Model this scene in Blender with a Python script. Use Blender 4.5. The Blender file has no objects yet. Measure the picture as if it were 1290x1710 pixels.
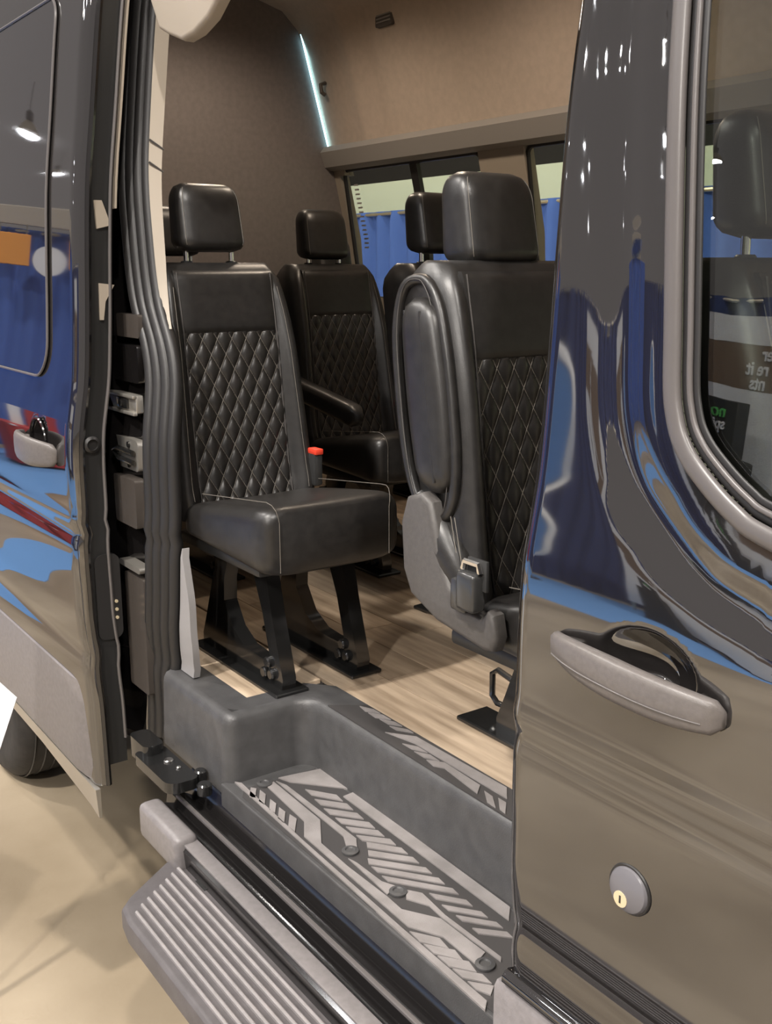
import bpy, bmesh, math, random
from mathutils import Vector, Matrix
random.seed(7)
scene = bpy.context.scene
COL = scene.collection

# ------------------------------------------------------------------ camera
CAM = Vector((0.0, 0.0, 2.09))
PITCH, YAW = math.radians(13.0926), math.radians(35.3607)
hd = Vector((-math.cos(YAW), math.sin(YAW), 0))
fw = (hd * math.cos(PITCH) + Vector((0, 0, -math.sin(PITCH)))).normalized()
cam_data = bpy.data.cameras.new('camera')
cam = bpy.data.objects.new('camera', cam_data)
COL.objects.link(cam)
cam.location = CAM
cam.rotation_euler = fw.to_track_quat('-Z', 'Y').to_euler()
cam_data.sensor_fit = 'HORIZONTAL'
cam_data.sensor_width = 36.0
cam_data.lens = 36.0 * 1750.0 / 1290.0
cam_data.clip_start, cam_data.clip_end = 0.05, 200
scene.camera = cam

# ------------------------------------------------------------------ world, exposure
world = bpy.data.worlds.new('hall_air')
scene.world = world
world.use_nodes = True
world.node_tree.nodes['Background'].inputs[0].default_value = (1.0, 0.91, 0.88, 1)
world.node_tree.nodes['Background'].inputs[1].default_value = 0.30
scene.view_settings.view_transform = 'Standard'
scene.view_settings.look = 'None'
scene.view_settings.gamma = 1.0
scene.view_settings.exposure = 0.10
scene.view_settings.use_curve_mapping = False

# lamps hanging from the hall roof: (x, y, z, watts)
LAMPS = [
    (-1.0, -4.2, 10.0, 5200), (4.5, -1.5, 10.5, 3600), (2.6, -6.5, 7.2, 3200), (-7.5, -3.5, 11.0, 2600), (-9.0, 4.5, 11.0, 3600), (-15.0, -2.5, 13.0, 2500),
    (-20.9, -17.7, 13.0, 1200),
    (-33.2, -33.6, 13.0, 1200),
    (-41.3, -41.9, 13.0, 1200),
    (-33.9, -39.7, 13.0, 1200),
    (-47.3, -57.1, 13.0, 1200),
    (-56.2, -13.3, 13.0, 1200),
    (-69.4, -19.3, 13.0, 1200),
]
LAMP_K = .62
DOME_W = 36.0      # warm dome lights in the van's headliner
LED_E = 5.0

# ------------------------------------------------------------------ materials
MATS = {}
def mat(name, col=(.5, .5, .5), rough=.5, metal=0., ior=1.5, emis=None, estr=0., coat=0., fn=None, spec=.5):
    m = bpy.data.materials.new(name)
    m.use_nodes = True
    b = m.node_tree.nodes['Principled BSDF']
    b.inputs['Base Color'].default_value = (*col, 1)
    b.inputs['Roughness'].default_value = rough
    b.inputs['Metallic'].default_value = metal
    b.inputs['IOR'].default_value = ior
    b.inputs['Specular IOR Level'].default_value = spec
    b.inputs['Coat Weight'].default_value = coat
    if emis:
        b.inputs['Emission Color'].default_value = (*emis, 1)
        b.inputs['Emission Strength'].default_value = estr
    if fn:
        fn(m.node_tree, b)
    MATS[name] = m
    return m

def N(nt, t, **kw):
    n = nt.nodes.new(t)
    for k, v in kw.items():
        if k in n.inputs:
            n.inputs[k].default_value = v
        else:
            setattr(n, k, v)
    return n

def noise_mix(c1, c2, scale, stretch=(1, 1, 1), detail=4, lo=.35, hi=.65, bump=0., bscale=None, objrand=False, rough=None):
    def fn(nt, b):
        tc = N(nt, 'ShaderNodeTexCoord')
        mp = N(nt, 'ShaderNodeMapping')
        mp.inputs['Scale'].default_value = stretch
        nt.links.new(tc.outputs['Object'], mp.inputs['Vector'])
        src = mp.outputs[0]
        if objrand:
            oi = N(nt, 'ShaderNodeObjectInfo')
            ml = N(nt, 'ShaderNodeMath', operation='MULTIPLY')
            ml.inputs[1].default_value = 37.0
            nt.links.new(oi.outputs['Random'], ml.inputs[0])
            ad = N(nt, 'ShaderNodeVectorMath', operation='ADD')
            nt.links.new(src, ad.inputs[0])
            nt.links.new(ml.outputs[0], ad.inputs[1])
            src = ad.outputs[0]
        nz = N(nt, 'ShaderNodeTexNoise', Scale=scale, Detail=detail)
        nt.links.new(src, nz.inputs['Vector'])
        cr = N(nt, 'ShaderNodeValToRGB')
        cr.color_ramp.elements[0].position = lo
        cr.color_ramp.elements[1].position = hi
        cr.color_ramp.elements[0].color = (*c1, 1)
        cr.color_ramp.elements[1].color = (*c2, 1)
        nt.links.new(nz.outputs[0], cr.inputs[0])
        out = cr.outputs[0]
        if objrand:
            hs = N(nt, 'ShaderNodeHueSaturation')
            mr = N(nt, 'ShaderNodeMapRange')
            mr.inputs['To Min'].default_value = .72
            mr.inputs['To Max'].default_value = 1.18
            nt.links.new(oi.outputs['Random'], mr.inputs[0])
            nt.links.new(mr.outputs[0], hs.inputs['Value'])
            nt.links.new(out, hs.inputs['Color'])
            out = hs.outputs[0]
        nt.links.new(out, b.inputs['Base Color'])
        if bump:
            n2 = N(nt, 'ShaderNodeTexNoise', Scale=bscale or scale * 6, Detail=3)
            nt.links.new(src, n2.inputs['Vector'])
            bp = N(nt, 'ShaderNodeBump', Strength=bump, Distance=.002)
            nt.links.new(n2.outputs[0], bp.inputs['Height'])
            nt.links.new(bp.outputs[0], b.inputs['Normal'])
    return fn

mat('paint', (.010, .009, .009), .035, ior=2.5)
mat('paint_edge', (.012, .011, .011), .12, ior=1.7)
mat('glass_black', (.012, .011, .012), .02, ior=2.2)
mat('rubber', (.018, .017, .017), .45)
mat('seal_grey', (.105, .096, .094), .33)
mat('cladding', (.23, .215, .215), .42, fn=noise_mix((.165, .152, .152), (.195, .18, .18), 60, bump=.15))
mat('handle_grey', (.25, .225, .215), .38, fn=noise_mix((.112, .1, .094), (.13, .116, .109), 120, bump=.12))
mat('lock_grey', (.13, .125, .135), .35)
mat('brass', (.80, .68, .46), .35, metal=.5)
mat('chrome', (.85, .83, .8), .12, metal=1.)
mat('steel', (.55, .52, .47), .35, metal=.8)
mat('black_metal', (.012, .012, .012), .14, ior=1.7)
mat('black_plastic', (.02, .02, .02), .4)
mat('leather', (.028, .026, .025), .37, fn=noise_mix((.013, .012, .0115), (.019, .0175, .0165), 40, bump=.10, bscale=420), spec=.55)
mat('leather_quilt', (.03, .028, .027), .36, fn=noise_mix((.014, .013, .012), (.020, .018, .017), 40, bump=.10, bscale=420), spec=.6)
mat('thread', (.13, .117, .10), .7)
mat('jamb', (.07, .06, .053), .22, ior=1.8)  # brown reflection of the hall floor put into the base colour
mat('shield', (.10, .092, .088), .5, fn=noise_mix((.066, .061, .058), (.078, .072, .068), 90, bump=.2))
mat('belt', (.02, .02, .02), .7)
mat('buckle', (.035, .035, .035), .22)
mat('buckle_red', (.75, .06, .03), .4)
mat('molding', (.062, .061, .062), .42, fn=noise_mix((.055, .054, .055), (.07, .069, .07), 25, bump=.25, bscale=300))
mat('tread_base', (.045, .042, .042), .6)
mat('tread_pad', (.235, .215, .21), .6, fn=noise_mix((.2, .185, .18), (.26, .24, .235), 14, bump=.6, bscale=500))
mat('step_rib', (.22, .205, .205), .45, fn=noise_mix((.22, .205, .205), (.26, .24, .24), 30, bump=.2))
mat('step_board', (.12, .112, .115), .55, fn=noise_mix((.075, .068, .07), (.09, .082, .085), 30, bump=.2))
mat('wood', (.4, .3, .2), .45, fn=noise_mix((.25, .185, .125), (.53, .42, .31), 3.2, stretch=(.9, 9, 9), detail=8, lo=.30, hi=.68, bump=.25, bscale=12, objrand=True))
mat('cream', (.36, .31, .25), .55)
mat('grey_trim', (.27, .26, .26), .55)
mat('headliner', (.42, .335, .265), .85, fn=noise_mix((.52, .43, .35), (.57, .47, .385), 30, bump=.2, bscale=350))
mat('band_grey', (.30, .28, .26), .7)
mat('rear_dark', (.085, .072, .066), .8, fn=noise_mix((.165, .145, .137), (.19, .165, .157), 40, bump=.15, bscale=300))
mat('inner_dark', (.05, .045, .042), .7)
mat('led', (.5, .8, .9), .4, emis=(.45, .85, 1.0), estr=LED_E)
mat('dome', (1, .9, .7), .4, emis=(1, .72, .42), estr=3.0)
mat('vent', (.10, .085, .075), .6)
mat('tyre', (.022, .020, .019), .75, fn=noise_mix((.018, .017, .016), (.03, .027, .025), 20, bump=.3))
mat('card', (.85, .87, .9), .5)
mat('card_ink', (.05, .12, .25), .5)
mat('concrete', (.5, .42, .31), .38, fn=noise_mix((.21, .165, .11), (.40, .33, .24), .8, detail=10, lo=.32, hi=.66, bump=.15, bscale=60))
mat('carpet_blue', (.13, .30, .62), .95)
mat('drape_blue', (.06, .13, .42), .85)
mat('drape_navy', (.025, .04, .13), .85)
mat('hall_dark', (.035, .033, .03), .8)
mat('hall_pale', (.62, .66, .50), .8)
mat('orange', (.75, .30, .05), .7)
mat('red_cloth', (.40, .03, .03), .7)
mat('white_panel', (.75, .74, .74), .6)
mat('green_ink', (.12, .5, .12), .6)
mat('dark_panel', (.02, .02, .02), .6)
mat('dusk', (.3, .3, .33), .6, fn=lambda nt, b: None)
mat('alu', (.8, .72, .55), .3, metal=1.)
mat('lamp_glow', (1, 1, 1), .5, emis=(.95, .96, 1.0), estr=80.)
mat('brown_print', (.18, .12, .08), .6)

def glass(name, tint, ior, k=1.0):
    m = bpy.data.materials.new(name)
    m.use_nodes = True
    nt = m.node_tree
    nt.nodes.clear()
    out = N(nt, 'ShaderNodeOutputMaterial')
    tr = N(nt, 'ShaderNodeBsdfTransparent')
    tr.inputs[0].default_value = (*tint, 1)
    gl = N(nt, 'ShaderNodeBsdfGlossy')
    gl.inputs['Roughness'].default_value = .0
    lw = N(nt, 'ShaderNodeLayerWeight')
    lw.inputs['Blend'].default_value = .5
    pw = N(nt, 'ShaderNodeMath', operation='POWER')
    pw.inputs[1].default_value = 4.0
    nt.links.new(lw.outputs['Facing'], pw.inputs[0])
    fr = N(nt, 'ShaderNodeMath', operation='MULTIPLY_ADD')
    fr.inputs[1].default_value = 1 - ior
    fr.inputs[2].default_value = ior
    nt.links.new(pw.outputs[0], fr.inputs[0])
    mx = N(nt, 'ShaderNodeMixShader')
    nt.links.new(fr.outputs[0], mx.inputs[0])
    nt.links.new(tr.outputs[0], mx.inputs[1])
    nt.links.new(gl.outputs[0], mx.inputs[2])
    nt.links.new(mx.outputs[0], out.inputs[0])
    MATS[name] = m
glass('glass_front', (.84, .87, .84), .10)
glass('glass_far', (.84, .85, .80), .03)

# ------------------------------------------------------------------ mesh tools
class MB:
    def __init__(s):
        s.v, s.f = [], []
    def add(s, vs, fs):
        o = len(s.v)
        s.v += [tuple(v) for v in vs]
        s.f += [tuple(i + o for i in f) for f in fs]
        return s
    def box(s, x0, x1, y0, y1, z0, z1, bev=0., seg=2):
        bm = bmesh.new()
        bmesh.ops.create_cube(bm, size=1)
        for v in bm.verts:
            v.co = Vector((x0 + (v.co.x + .5) * (x1 - x0), y0 + (v.co.y + .5) * (y1 - y0), z0 + (v.co.z + .5) * (z1 - z0)))
        if bev:
            bmesh.ops.bevel(bm, geom=bm.edges[:], offset=bev, segments=seg, affect='EDGES', profile=.5)
        return s.bm(bm)
    def bm(s, bm, M=None):
        bm.verts.ensure_lookup_table()
        vs = [(M @ v.co) if M else v.co.copy() for v in bm.verts]
        fs = [[v.index for v in f.verts] for f in bm.faces]
        bm.verts.index_update()
        fs = [[v.index for v in f.verts] for f in bm.faces]
        bm.free()
        return s.add(vs, fs)
    def tube(s, path, r, n=8, closed=False, flat=None):
        P = [Vector(p) for p in path]
        m = len(P)
        rings = []
        up0 = None
        for i in range(m):
            a = P[(i - 1) % m] if (closed or i > 0) else P[i]
            b = P[(i + 1) % m] if (closed or i < m - 1) else P[i]
            t = (b - a).normalized()
            if up0 is None:
                up0 = Vector((0, 0, 1)) if abs(t.z) < .9 else Vector((1, 0, 0))
            u = (up0 - t * up0.dot(t))
            u = u.normalized() if u.length > 1e-6 else t.orthogonal().normalized()
            up0 = u
            w = t.cross(u)
            rr = r[i] if isinstance(r, (list, tuple)) else r
            k = flat or 1.0
            rings.append([P[i] + u * (rr * math.cos(2 * math.pi * j / n)) + w * (rr * k * math.sin(2 * math.pi * j / n)) for j in range(n)])
        return s.loft(rings, cap=not closed, loop=closed)
    def loft(s, rings, cap=True, loop=False):
        n = len(rings[0])
        vs = [p for r in rings for p in r]
        fs = []
        m = len(rings)
        for i in range(m if loop else m - 1):
            a, b = i * n, ((i + 1) % m) * n
            for j in range(n):
                k = (j + 1) % n
                fs.append((a + j, a + k, b + k, b + j))
        if cap and not loop:
            fs.append(tuple(range(n - 1, -1, -1)))
            fs.append(tuple((m - 1) * n + j for j in range(n)))
        return s.add(vs, fs)
    def prism(s, poly, axis, a, b):
        # poly of 2D points; axis is the extrusion axis
        def P(p, t):
            return {'x': (t, p[0], p[1]), 'y': (p[0], t, p[1]), 'z': (p[0], p[1], t)}[axis]
        n = len(poly)
        vs = [P(p, a) for p in poly] + [P(p, b) for p in poly]
        fs = [tuple(range(n - 1, -1, -1)), tuple(range(n, 2 * n))]
        fs += [(i, (i + 1) % n, n + (i + 1) % n, n + i) for i in range(n)]
        return s.add(vs, fs)
    def ringprism(s, outer, inner, axis, a, b):
        def P(p, t):
            return {'x': (t, p[0], p[1]), 'y': (p[0], t, p[1]), 'z': (p[0], p[1], t)}[axis]
        n = len(outer)
        rings = [[P(p, a) for p in outer], [P(p, b) for p in outer], [P(p, b) for p in inner], [P(p, a) for p in inner]]
        return s.loft(rings, loop=True)
    def cyl(s, c, axis, r, h, n=20, r2=None, bev=0.):
        prof = [(r, 0), ((r if r2 is None else r2), h)]
        if bev:
            q = r if r2 is None else r2
            prof = [(r, 0), (q, h - bev), (q - bev, h)]
        return s.lathe(c, axis, prof, n)
    def lathe(s, c, axis, prof, n=24):
        ax = Vector(axis).normalized()
        u = ax.orthogonal().normalized()
        w = ax.cross(u)
        c = Vector(c)
        rings = [[c + ax * h + u * (r * math.cos(2 * math.pi * j / n)) + w * (r * math.sin(2 * math.pi * j / n)) for j in range(n)] for r, h in prof]
        return s.loft(rings)
    def shell(s, G, thick, keep=None):
        # G[i][j] grid of points, thick = offset vector; keep(i,j) cell kept
        ni, nj = len(G), len(G[0])
        t = Vector(thick)
        vs = [Vector(p) for r in G for p in r]
        nn = len(vs)
        vs += [v + t for v in vs]
        fs, edges = [], {}
        for i in range(ni - 1):
            for j in range(nj - 1):
                if keep and not keep(i, j):
                    continue
                q = (i * nj + j, (i + 1) * nj + j, (i + 1) * nj + j + 1, i * nj + j + 1)
                fs.append(q)
                fs.append(tuple(k + nn for k in reversed(q)))
                for k in range(4):
                    e = (q[k], q[(k + 1) % 4])
                    if (e[1], e[0]) in edges:
                        del edges[(e[1], e[0])]
                    else:
                        edges[e] = 1
        for a, b in edges:
            fs.append((b, a, a + nn, b + nn))
        return s.add(vs, fs)

def obj(name, mb, m, parent=None, sharp=40, label=None, kind=None, recalc=True):
    me = bpy.data.meshes.new(name)
    me.from_pydata([tuple(v) for v in mb.v], [], mb.f)
    if recalc:
        bm = bmesh.new()
        bm.from_mesh(me)
        bmesh.ops.remove_doubles(bm, verts=bm.verts[:], dist=1e-6)
        loose = [v for v in bm.verts if not v.link_faces]
        bmesh.ops.delete(bm, geom=loose, context='VERTS')
        bmesh.ops.recalc_face_normals(bm, faces=bm.faces[:])
        bm.to_mesh(me)
        bm.free()
    me.materials.append(MATS[m])
    if sharp is not None:
        for p in me.polygons:
            p.use_smooth = True
        me.set_sharp_from_angle(angle=math.radians(sharp))
    o = bpy.data.objects.new(name, me)
    COL.objects.link(o)
    if parent:
        o.parent = parent
        if parent.get('worldspace'):
            o.matrix_parent_inverse = parent['_'] if False else Matrix.Translation(-Vector(parent['worldspace']))
    if label:
        o['label'] = label
    if kind:
        o['kind'] = kind
    return o

def tag(o, label, cat=None, group=None, kind=None):
    if label: o['label'] = label
    if cat: o['category'] = cat
    if group: o['group'] = group
    if kind: o['kind'] = kind
    return o

def thing(name, label, cat, loc=(0, 0, 0), rz=0., group=None):
    o = bpy.data.objects.new(name, None)
    o.empty_display_size = .1
    COL.objects.link(o)
    o.location = loc
    o.rotation_euler = (0, 0, rz)
    return tag(o, label, cat, group)

def dup(root, loc, rz, label, group=None):
    r = root.copy()
    COL.objects.link(r)
    r.location = loc
    r.rotation_euler = (0, 0, rz)
    tag(r, label, None, group)
    for ch in list(root.children):
        c = ch.copy()
        COL.objects.link(c)
        c.parent = r
        for g in ch.children:
            d = g.copy()
            COL.objects.link(d)
            d.parent = c
    return r

def lerp(a, b, t):
    return a + (b - a) * t

def hermite(xs, ys, x):
    n = len(xs)
    if x <= xs[0]: return ys[0]
    if x >= xs[-1]: return ys[-1]
    for i in range(n - 1):
        if x <= xs[i + 1]:
            break
    def sl(k):
        if k == 0 or k == n - 1:
            return 0. if n < 2 else ((ys[1] - ys[0]) / (xs[1] - xs[0]) if k == 0 else (ys[-1] - ys[-2]) / (xs[-1] - xs[-2]))
        return (ys[k + 1] - ys[k - 1]) / (xs[k + 1] - xs[k - 1])
    h = xs[i + 1] - xs[i]
    t = (x - xs[i]) / h
    return (2 * t**3 - 3 * t**2 + 1) * ys[i] + (t**3 - 2 * t**2 + t) * h * sl(i) + (-2 * t**3 + 3 * t**2) * ys[i + 1] + (t**3 - t**2) * h * sl(i + 1)

def interp(xs, ys, x):
    if x <= xs[0]: return ys[0]
    if x >= xs[-1]: return ys[-1]
    for i in range(len(xs) - 1):
        if x <= xs[i + 1]:
            return lerp(ys[i], ys[i + 1], (x - xs[i]) / (xs[i + 1] - xs[i]))

# outer skin of the van's side: Y as a function of height
PZ = [.2, .80, .92, 1.06, 1.21, 1.32, 1.42, 1.56, 1.64, 1.70, 1.79, 1.954, 2.14, 2.316, 2.47, 2.9, 3.4]
PY = [1.11, 1.104, 1.097, 1.094, 1.088, 1.087, 1.089, 1.090, 1.096, 1.106, 1.121, 1.134, 1.145, 1.158, 1.178, 1.24, 1.36]
def prof(z):
    y = hermite(PZ, PY, z)
    y += .005 * math.exp(-((z - 1.345) / .016) ** 2) - .004 * math.exp(-((z - 1.385) / .02) ** 2)
    y += .006 * math.exp(-((z - .985) / .03) ** 2) - .003 * math.exp(-((z - 1.10) / .05) ** 2)
    return y
# inner skin of the far side wall
FZ = [.96, 1.9, 2.245, 2.71, 3.42]
FY = [3.33, 3.31, 3.285, 3.174, 2.968]
def fprof(z):
    return interp(FZ, FY, z)

def rrect(x0, x1, z0, z1, r, n=6):
    pts = []
    rs = r if isinstance(r, (list, tuple)) else [r] * 4
    for (cx, cz, a0, rr) in ((x1 - rs[0], z0 + rs[0], -90, rs[0]), (x1 - rs[1], z1 - rs[1], 0, rs[1]), (x0 + rs[2], z1 - rs[2], 90, rs[2]), (x0 + rs[3], z0 + rs[3], 180, rs[3])):
        for k in range(n + 1):
            a = math.radians(a0 + 90 * k / n)
            pts.append((cx + rr * math.cos(a), cz + rr * math.sin(a)))
    return pts

def inside(p, poly):
    x, y = p
    c = False
    j = len(poly) - 1
    for i in range(len(poly)):
        xi, yi = poly[i]
        xj, yj = poly[j]
        if (yi > y) != (yj > y) and x < (xj - xi) * (y - yi) / (yj - yi) + xi:
            c = not c
        j = i
    return c

def frange(a, b, n):
    return [lerp(a, b, i / (n - 1)) for i in range(n)]
# ================================================================== the hall floor
fl = MB()
fl.add([(-90, -70, 0), (20, -70, 0), (20, 14, 0), (-90, 14, 0), (-90, -70, -.2), (20, -70, -.2), (20, 14, -.2), (-90, 14, -.2)],
       [(0, 1, 2, 3), (7, 6, 5, 4), (0, 4, 5, 1), (1, 5, 6, 2), (2, 6, 7, 3), (3, 7, 4, 0)])
tag(obj('floor', fl, 'concrete'), 'tan concrete floor of the show hall', None, None, 'structure')

# ================================================================== the van
VO = (-2.6, 2.2, 0)
van = thing('van', 'black high roof passenger van with its sliding side door open', 'van', VO)
van['worldspace'] = VO
def vpart(name, mb, m, parent=None, **k):
    o = obj(name, mb, m, None, **k)
    o.parent = parent or van
    if o.parent is van:
        o.matrix_parent_inverse = Matrix.Translation(-Vector(VO))
    return o

# ---- front door: skin with window opening, handle bowl
WIN_OUT = [(-1.035, 2.78), (-.995, 2.433), (-.97, 2.205), (-.950, 2.02), (-.941, 1.938), (-.931, 1.895), (-.912, 1.855), (-.876, 1.817), (-.812, 1.773), (-.745, 1.749), (-.5, 1.70), (.3, 1.62), (.3, 2.78)]
def wpath(off):
    # rear and lower run of the window outline, moved inward by off
    P = [Vector((x, z)) for x, z in WIN_OUT[:12]]
    out = []
    for i, p in enumerate(P):
        a, b = P[max(i - 1, 0)], P[min(i + 1, len(P) - 1)]
        t = (b - a).normalized()
        n = Vector((-t.y, t.x))
        out.append(p + n * off)
    # resample with smoothing
    fine = []
    for i in range(len(out) - 1):
        p0, p1, p2, p3 = out[max(i - 1, 0)], out[i], out[i + 1], out[min(i + 2, len(out) - 1)]
        for k in range(6):
            t = k / 6
            fine.append(.5 * ((2 * p1) + (p2 - p0) * t + (2 * p0 - 5 * p1 + 4 * p2 - p3) * t * t + (3 * p1 - p0 - 3 * p2 + p3) * t ** 3))
    fine.append(out[-1])
    return fine
WP = wpath(0)
def wdist(x, z):
    return min((x - p.x) ** 2 + (z - p.y) ** 2 for p in WP) ** .5
HX, HZ = -.910, 1.545      # door handle centre
def doory(x, z):
    y = prof(z)
    e = ((x - HX) / .088) ** 2 + ((z - HZ) / .058) ** 2
    if e < 1:
        y += .042 * (1 - e) ** 1.1
    d = wdist(x, z) if z > 1.6 else 9
    if d < .25:
        y += .010 * math.exp(-((d - .085) / .035) ** 2)
    k = (x + 1.184) / .03
    if k < 1:
        y += .012 * (1 - k) ** 2
    return y
def axis_pts(a, b, dens):
    pts = [a]
    while pts[-1] < b - 1e-6:
        pts.append(min(b, pts[-1] + dens(pts[-1])))
    return pts
xs = axis_pts(-1.184, .3, lambda x: .006 if x < -.74 else .03)
zs = axis_pts(.88, 3.0, lambda z: .006 if 1.4 < z < 1.98 else .012)
G = [[(x, doory(x, z), z) for z in zs] for x in xs]
winpoly = [(p.x, p.y) for p in wpath(.020)] + [(.3, 2.78)]
winpoly = [(-1.015, 2.80)] + winpoly[1:-1] + [(.5, 1.62), (.5, 2.80)]
def keepd(i, j):
    return not inside(((xs[i] + xs[i + 1]) / 2, (zs[j] + zs[j + 1]) / 2), winpoly)
fd = vpart('front_door', MB().shell(G, (0, .035, 0), keepd), 'paint', sharp=50, label='glossy black front passenger door')
def rail(off, r, flat, m, name, dy):
    mb = MB()
    P = [(p.x, prof(p.y) + dy, p.y) for p in wpath(off)]
    # flattened band lying on the skin
    rings = []
    for i, p in enumerate(P):
        a, b = Vector(P[max(i - 1, 0)]), Vector(P[min(i + 1, len(P) - 1)])
        t = (b - a).normalized()
        nrm = Vector((0, -1, 0))
        w = t.cross(nrm).normalized()
        nrm = w.cross(t).normalized()
        rings.append([Vector(p) + w * (r * math.cos(2 * math.pi * k / 12)) + nrm * (r * flat * math.sin(2 * math.pi * k / 12)) for k in range(12)])
    mb.loft(rings)
    return obj(name, mb, m, fd, sharp=60)
rail(.013, .0145, .55, 'seal_grey', 'window_frame', -.003)
rail(.032, .0075, .5, 'rubber', 'window_seal', .004)
rail(.040, .0045, .9, 'seal_grey', 'window_bead', .000)
rail(.048, .006, .5, 'rubber', 'window_seal', .004)
wg = wpath(.043)
gx = frange(-1.0, .3, 40)
gz = frange(1.6, 2.8, 40)
def gy(z): return prof(z) + .012
poly = [(p.x, p.y) for p in wg] + [(.5, 1.62), (.5, 2.8), (-.98, 2.8)]
mbg = MB()
ring = [(p.x, gy(p.y), p.y) for p in wg]
top = [(lerp(-.96, .3, i / (len(wg) - 1)), gy(2.8), 2.8) for i in range(len(wg))]
rings = []
for k in range(13):
    t = k / 12
    rings.append([(lerp(a[0], b[0], t), gy(lerp(a[2], b[2], t)), lerp(a[2], b[2], t)) for a, b in zip(ring, top)])
mbg.shell(rings, (0, .005, 0))
obj('window_glass', mbg, 'glass_front', fd, sharp=60, label='clear side window pane')
# handle: bowed grip bar over the bowl
def handle(parent, cx, cz, L, drop, y0, out, h, m, lab):
    mb = MB()
    rings = []
    n = 26
    for i in range(n + 1):
        t = i / n
        s = t * 2 - 1
        x = cx + s * L / 2
        z = cz - drop * (t - .5)
        hh = h * (1 - .50 * abs(s) ** 2.2) if s < 0 else h * (1 - .28 * abs(s) ** 3)
        bow = out * (1 - abs(s) ** 2.6)
        th = .011 + .004 * (1 - abs(s))
        yy = y0 - .006 - bow
        if i in (0, n):
            hh *= .55
            th *= .5
        sec = []
        for k in range(14):
            a = 2 * math.pi * k / 14
            ca, sa = math.cos(a), math.sin(a)
            sec.append((x, yy + th * (abs(ca) ** .7) * (1 if ca > 0 else -1), z + hh / 2 * (abs(sa) ** .6) * (1 if sa > 0 else -1)))
        rings.append(sec)
    mb.loft(rings)
    g = obj('door_handle', mb, m, parent, sharp=50, label=lab)
    # feet that tie the grip to the door, and the seam along its face
    obj('handle_foot', MB().box(cx - L * .47, cx - L * .33, y0 - .02, y0 + .012, cz + drop * .40 - .012, cz + drop * .40 + .012, .006), m, g)
    obj('handle_foot', MB().box(cx + L * .33, cx + L * .47, y0 - .02, y0 + .012, cz - drop * .40 - .016, cz - drop * .40 + .016, .006), m, g)
    return g
hg = handle(fd, -.930, 1.530, .315, .018, 1.09, .030, .062, 'handle_grey', 'grey bowed pull handle')
mb = MB()
mb.tube([(-.935 + s * .152, 1.09 - .006 - .030 * (1 - abs(s) ** 2.6) - .0152, 1.521 - .009 * s) for s in frange(-.85, .93, 24)], .0012, 5)
obj('handle_seam', mb, 'seal_grey', hg)
# lock
LX, LZ = -.913, 1.201
ly = prof(LZ)
lk = obj('lock_cover', MB().lathe((LX, ly + .004, LZ), (0, -1, .05), [(.036, 0), (.036, .007), (.033, .012), (.024, .016), (.001, .0175)], 32), 'lock_grey', fd, sharp=35, label='grey oval lock cover')
lk.scale = (1, 1, 1)
obj('lock_ring', MB().tube([(LX + .037 * math.cos(a), ly - .001, LZ + .037 * math.sin(a)) for a in frange(0, 2 * math.pi, 33)[:-1]], .0025, 6, closed=True), 'rubber', lk)
obj('lock_cylinder', MB().cyl((LX - .006, ly - .0105, LZ - .014), (0, -1, 0), .0125, .004, 20), 'brass', lk, label='brass key cylinder')
obj('key_slot', MB().box(LX - .0075, LX - .0045, ly - .0152, ly - .0142, LZ - .020, LZ - .008), 'black_plastic', lk)
# lower lip and cladding of the front door
obj('door_lower_lip', MB().tube([(x, 1.099, .888) for x in frange(-1.18, .3, 20)], .016, 10), 'paint', fd)
vpart('rocker_cladding', MB().prism([(1.085, .42), (1.085, .862), (1.092, .872), (1.13, .872), (1.13, .42)], 'x', -1.20, .3), 'cladding', label='grey plastic cladding below the front door')
# B pillar and sill behind the front door
mb = MB()
pz = frange(.80, 3.0, 30)
mb.loft([[(-1.215, prof(z) + .06, z), (-1.06, prof(z) + .045, z), (-1.06, prof(z) + .15, z), (-1.23, prof(z) + .15, z)] for z in pz])
vpart('centre_pillar', mb, 'paint_edge')

# ---- body side over and behind the opening
OPEN_Z = [.70, .80, 1.0, 1.28, 1.54, 1.77, 1.88, 2.0, 2.17, 2.41, 2.74, 2.95]
OPEN_X = [-2.71, -2.69, -2.66, -2.61, -2.595, -2.62, -2.66, -2.745, -2.80, -2.85, -2.866, -2.86]
def openx(z): return hermite(OPEN_Z, OPEN_X, z)
us = frange(0, 1, 50)
zs2 = frange(.62, 3.4, 120)
mb = MB()
G = []
for u in us:
    row = []
    for z in zs2:
        x = lerp(openx(z) - .13, -5.25, u ** 1.6)
        d = (openx(z) - .13) - x
        y = prof(z) + .035 + .02 * math.exp(-((d - .10) / .05) ** 2) - .03 * (1 - math.exp(-(max(0, d - .15) / .1) ** 2))
        row.append((x, y, z))
    G.append(row)
rp = vpart('rear_quarter_panel', mb.shell(G, (0, .03, 0)), 'paint', label='black body side behind the door opening')
mb = MB()
G = [[(x, prof(z) + .005, z) for z in frange(2.98, 3.45, 16)] for x in frange(-2.85, .6, 30)]
vpart('roof_rail', mb.shell(G, (0, .04, 0)), 'paint')
mb = MB()
vpart('roof', mb.box(-5.25, .6, 1.36, 3.10, 3.44, 3.52, .03), 'paint')
# door seals round the rear edge of the opening
for k, (dx, r, m) in enumerate(((-.115, .019, 'rubber'), (-.080, .021, 'rubber'), (-.045, .021, 'rubber'), (-.014, .018, 'rubber'))):
    vpart('door_seal', MB().tube([(openx(z) + dx, prof(z) + .030 + .009 * k, z) for z in frange(.72, 2.98, 80)], r, 10), m)
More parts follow.
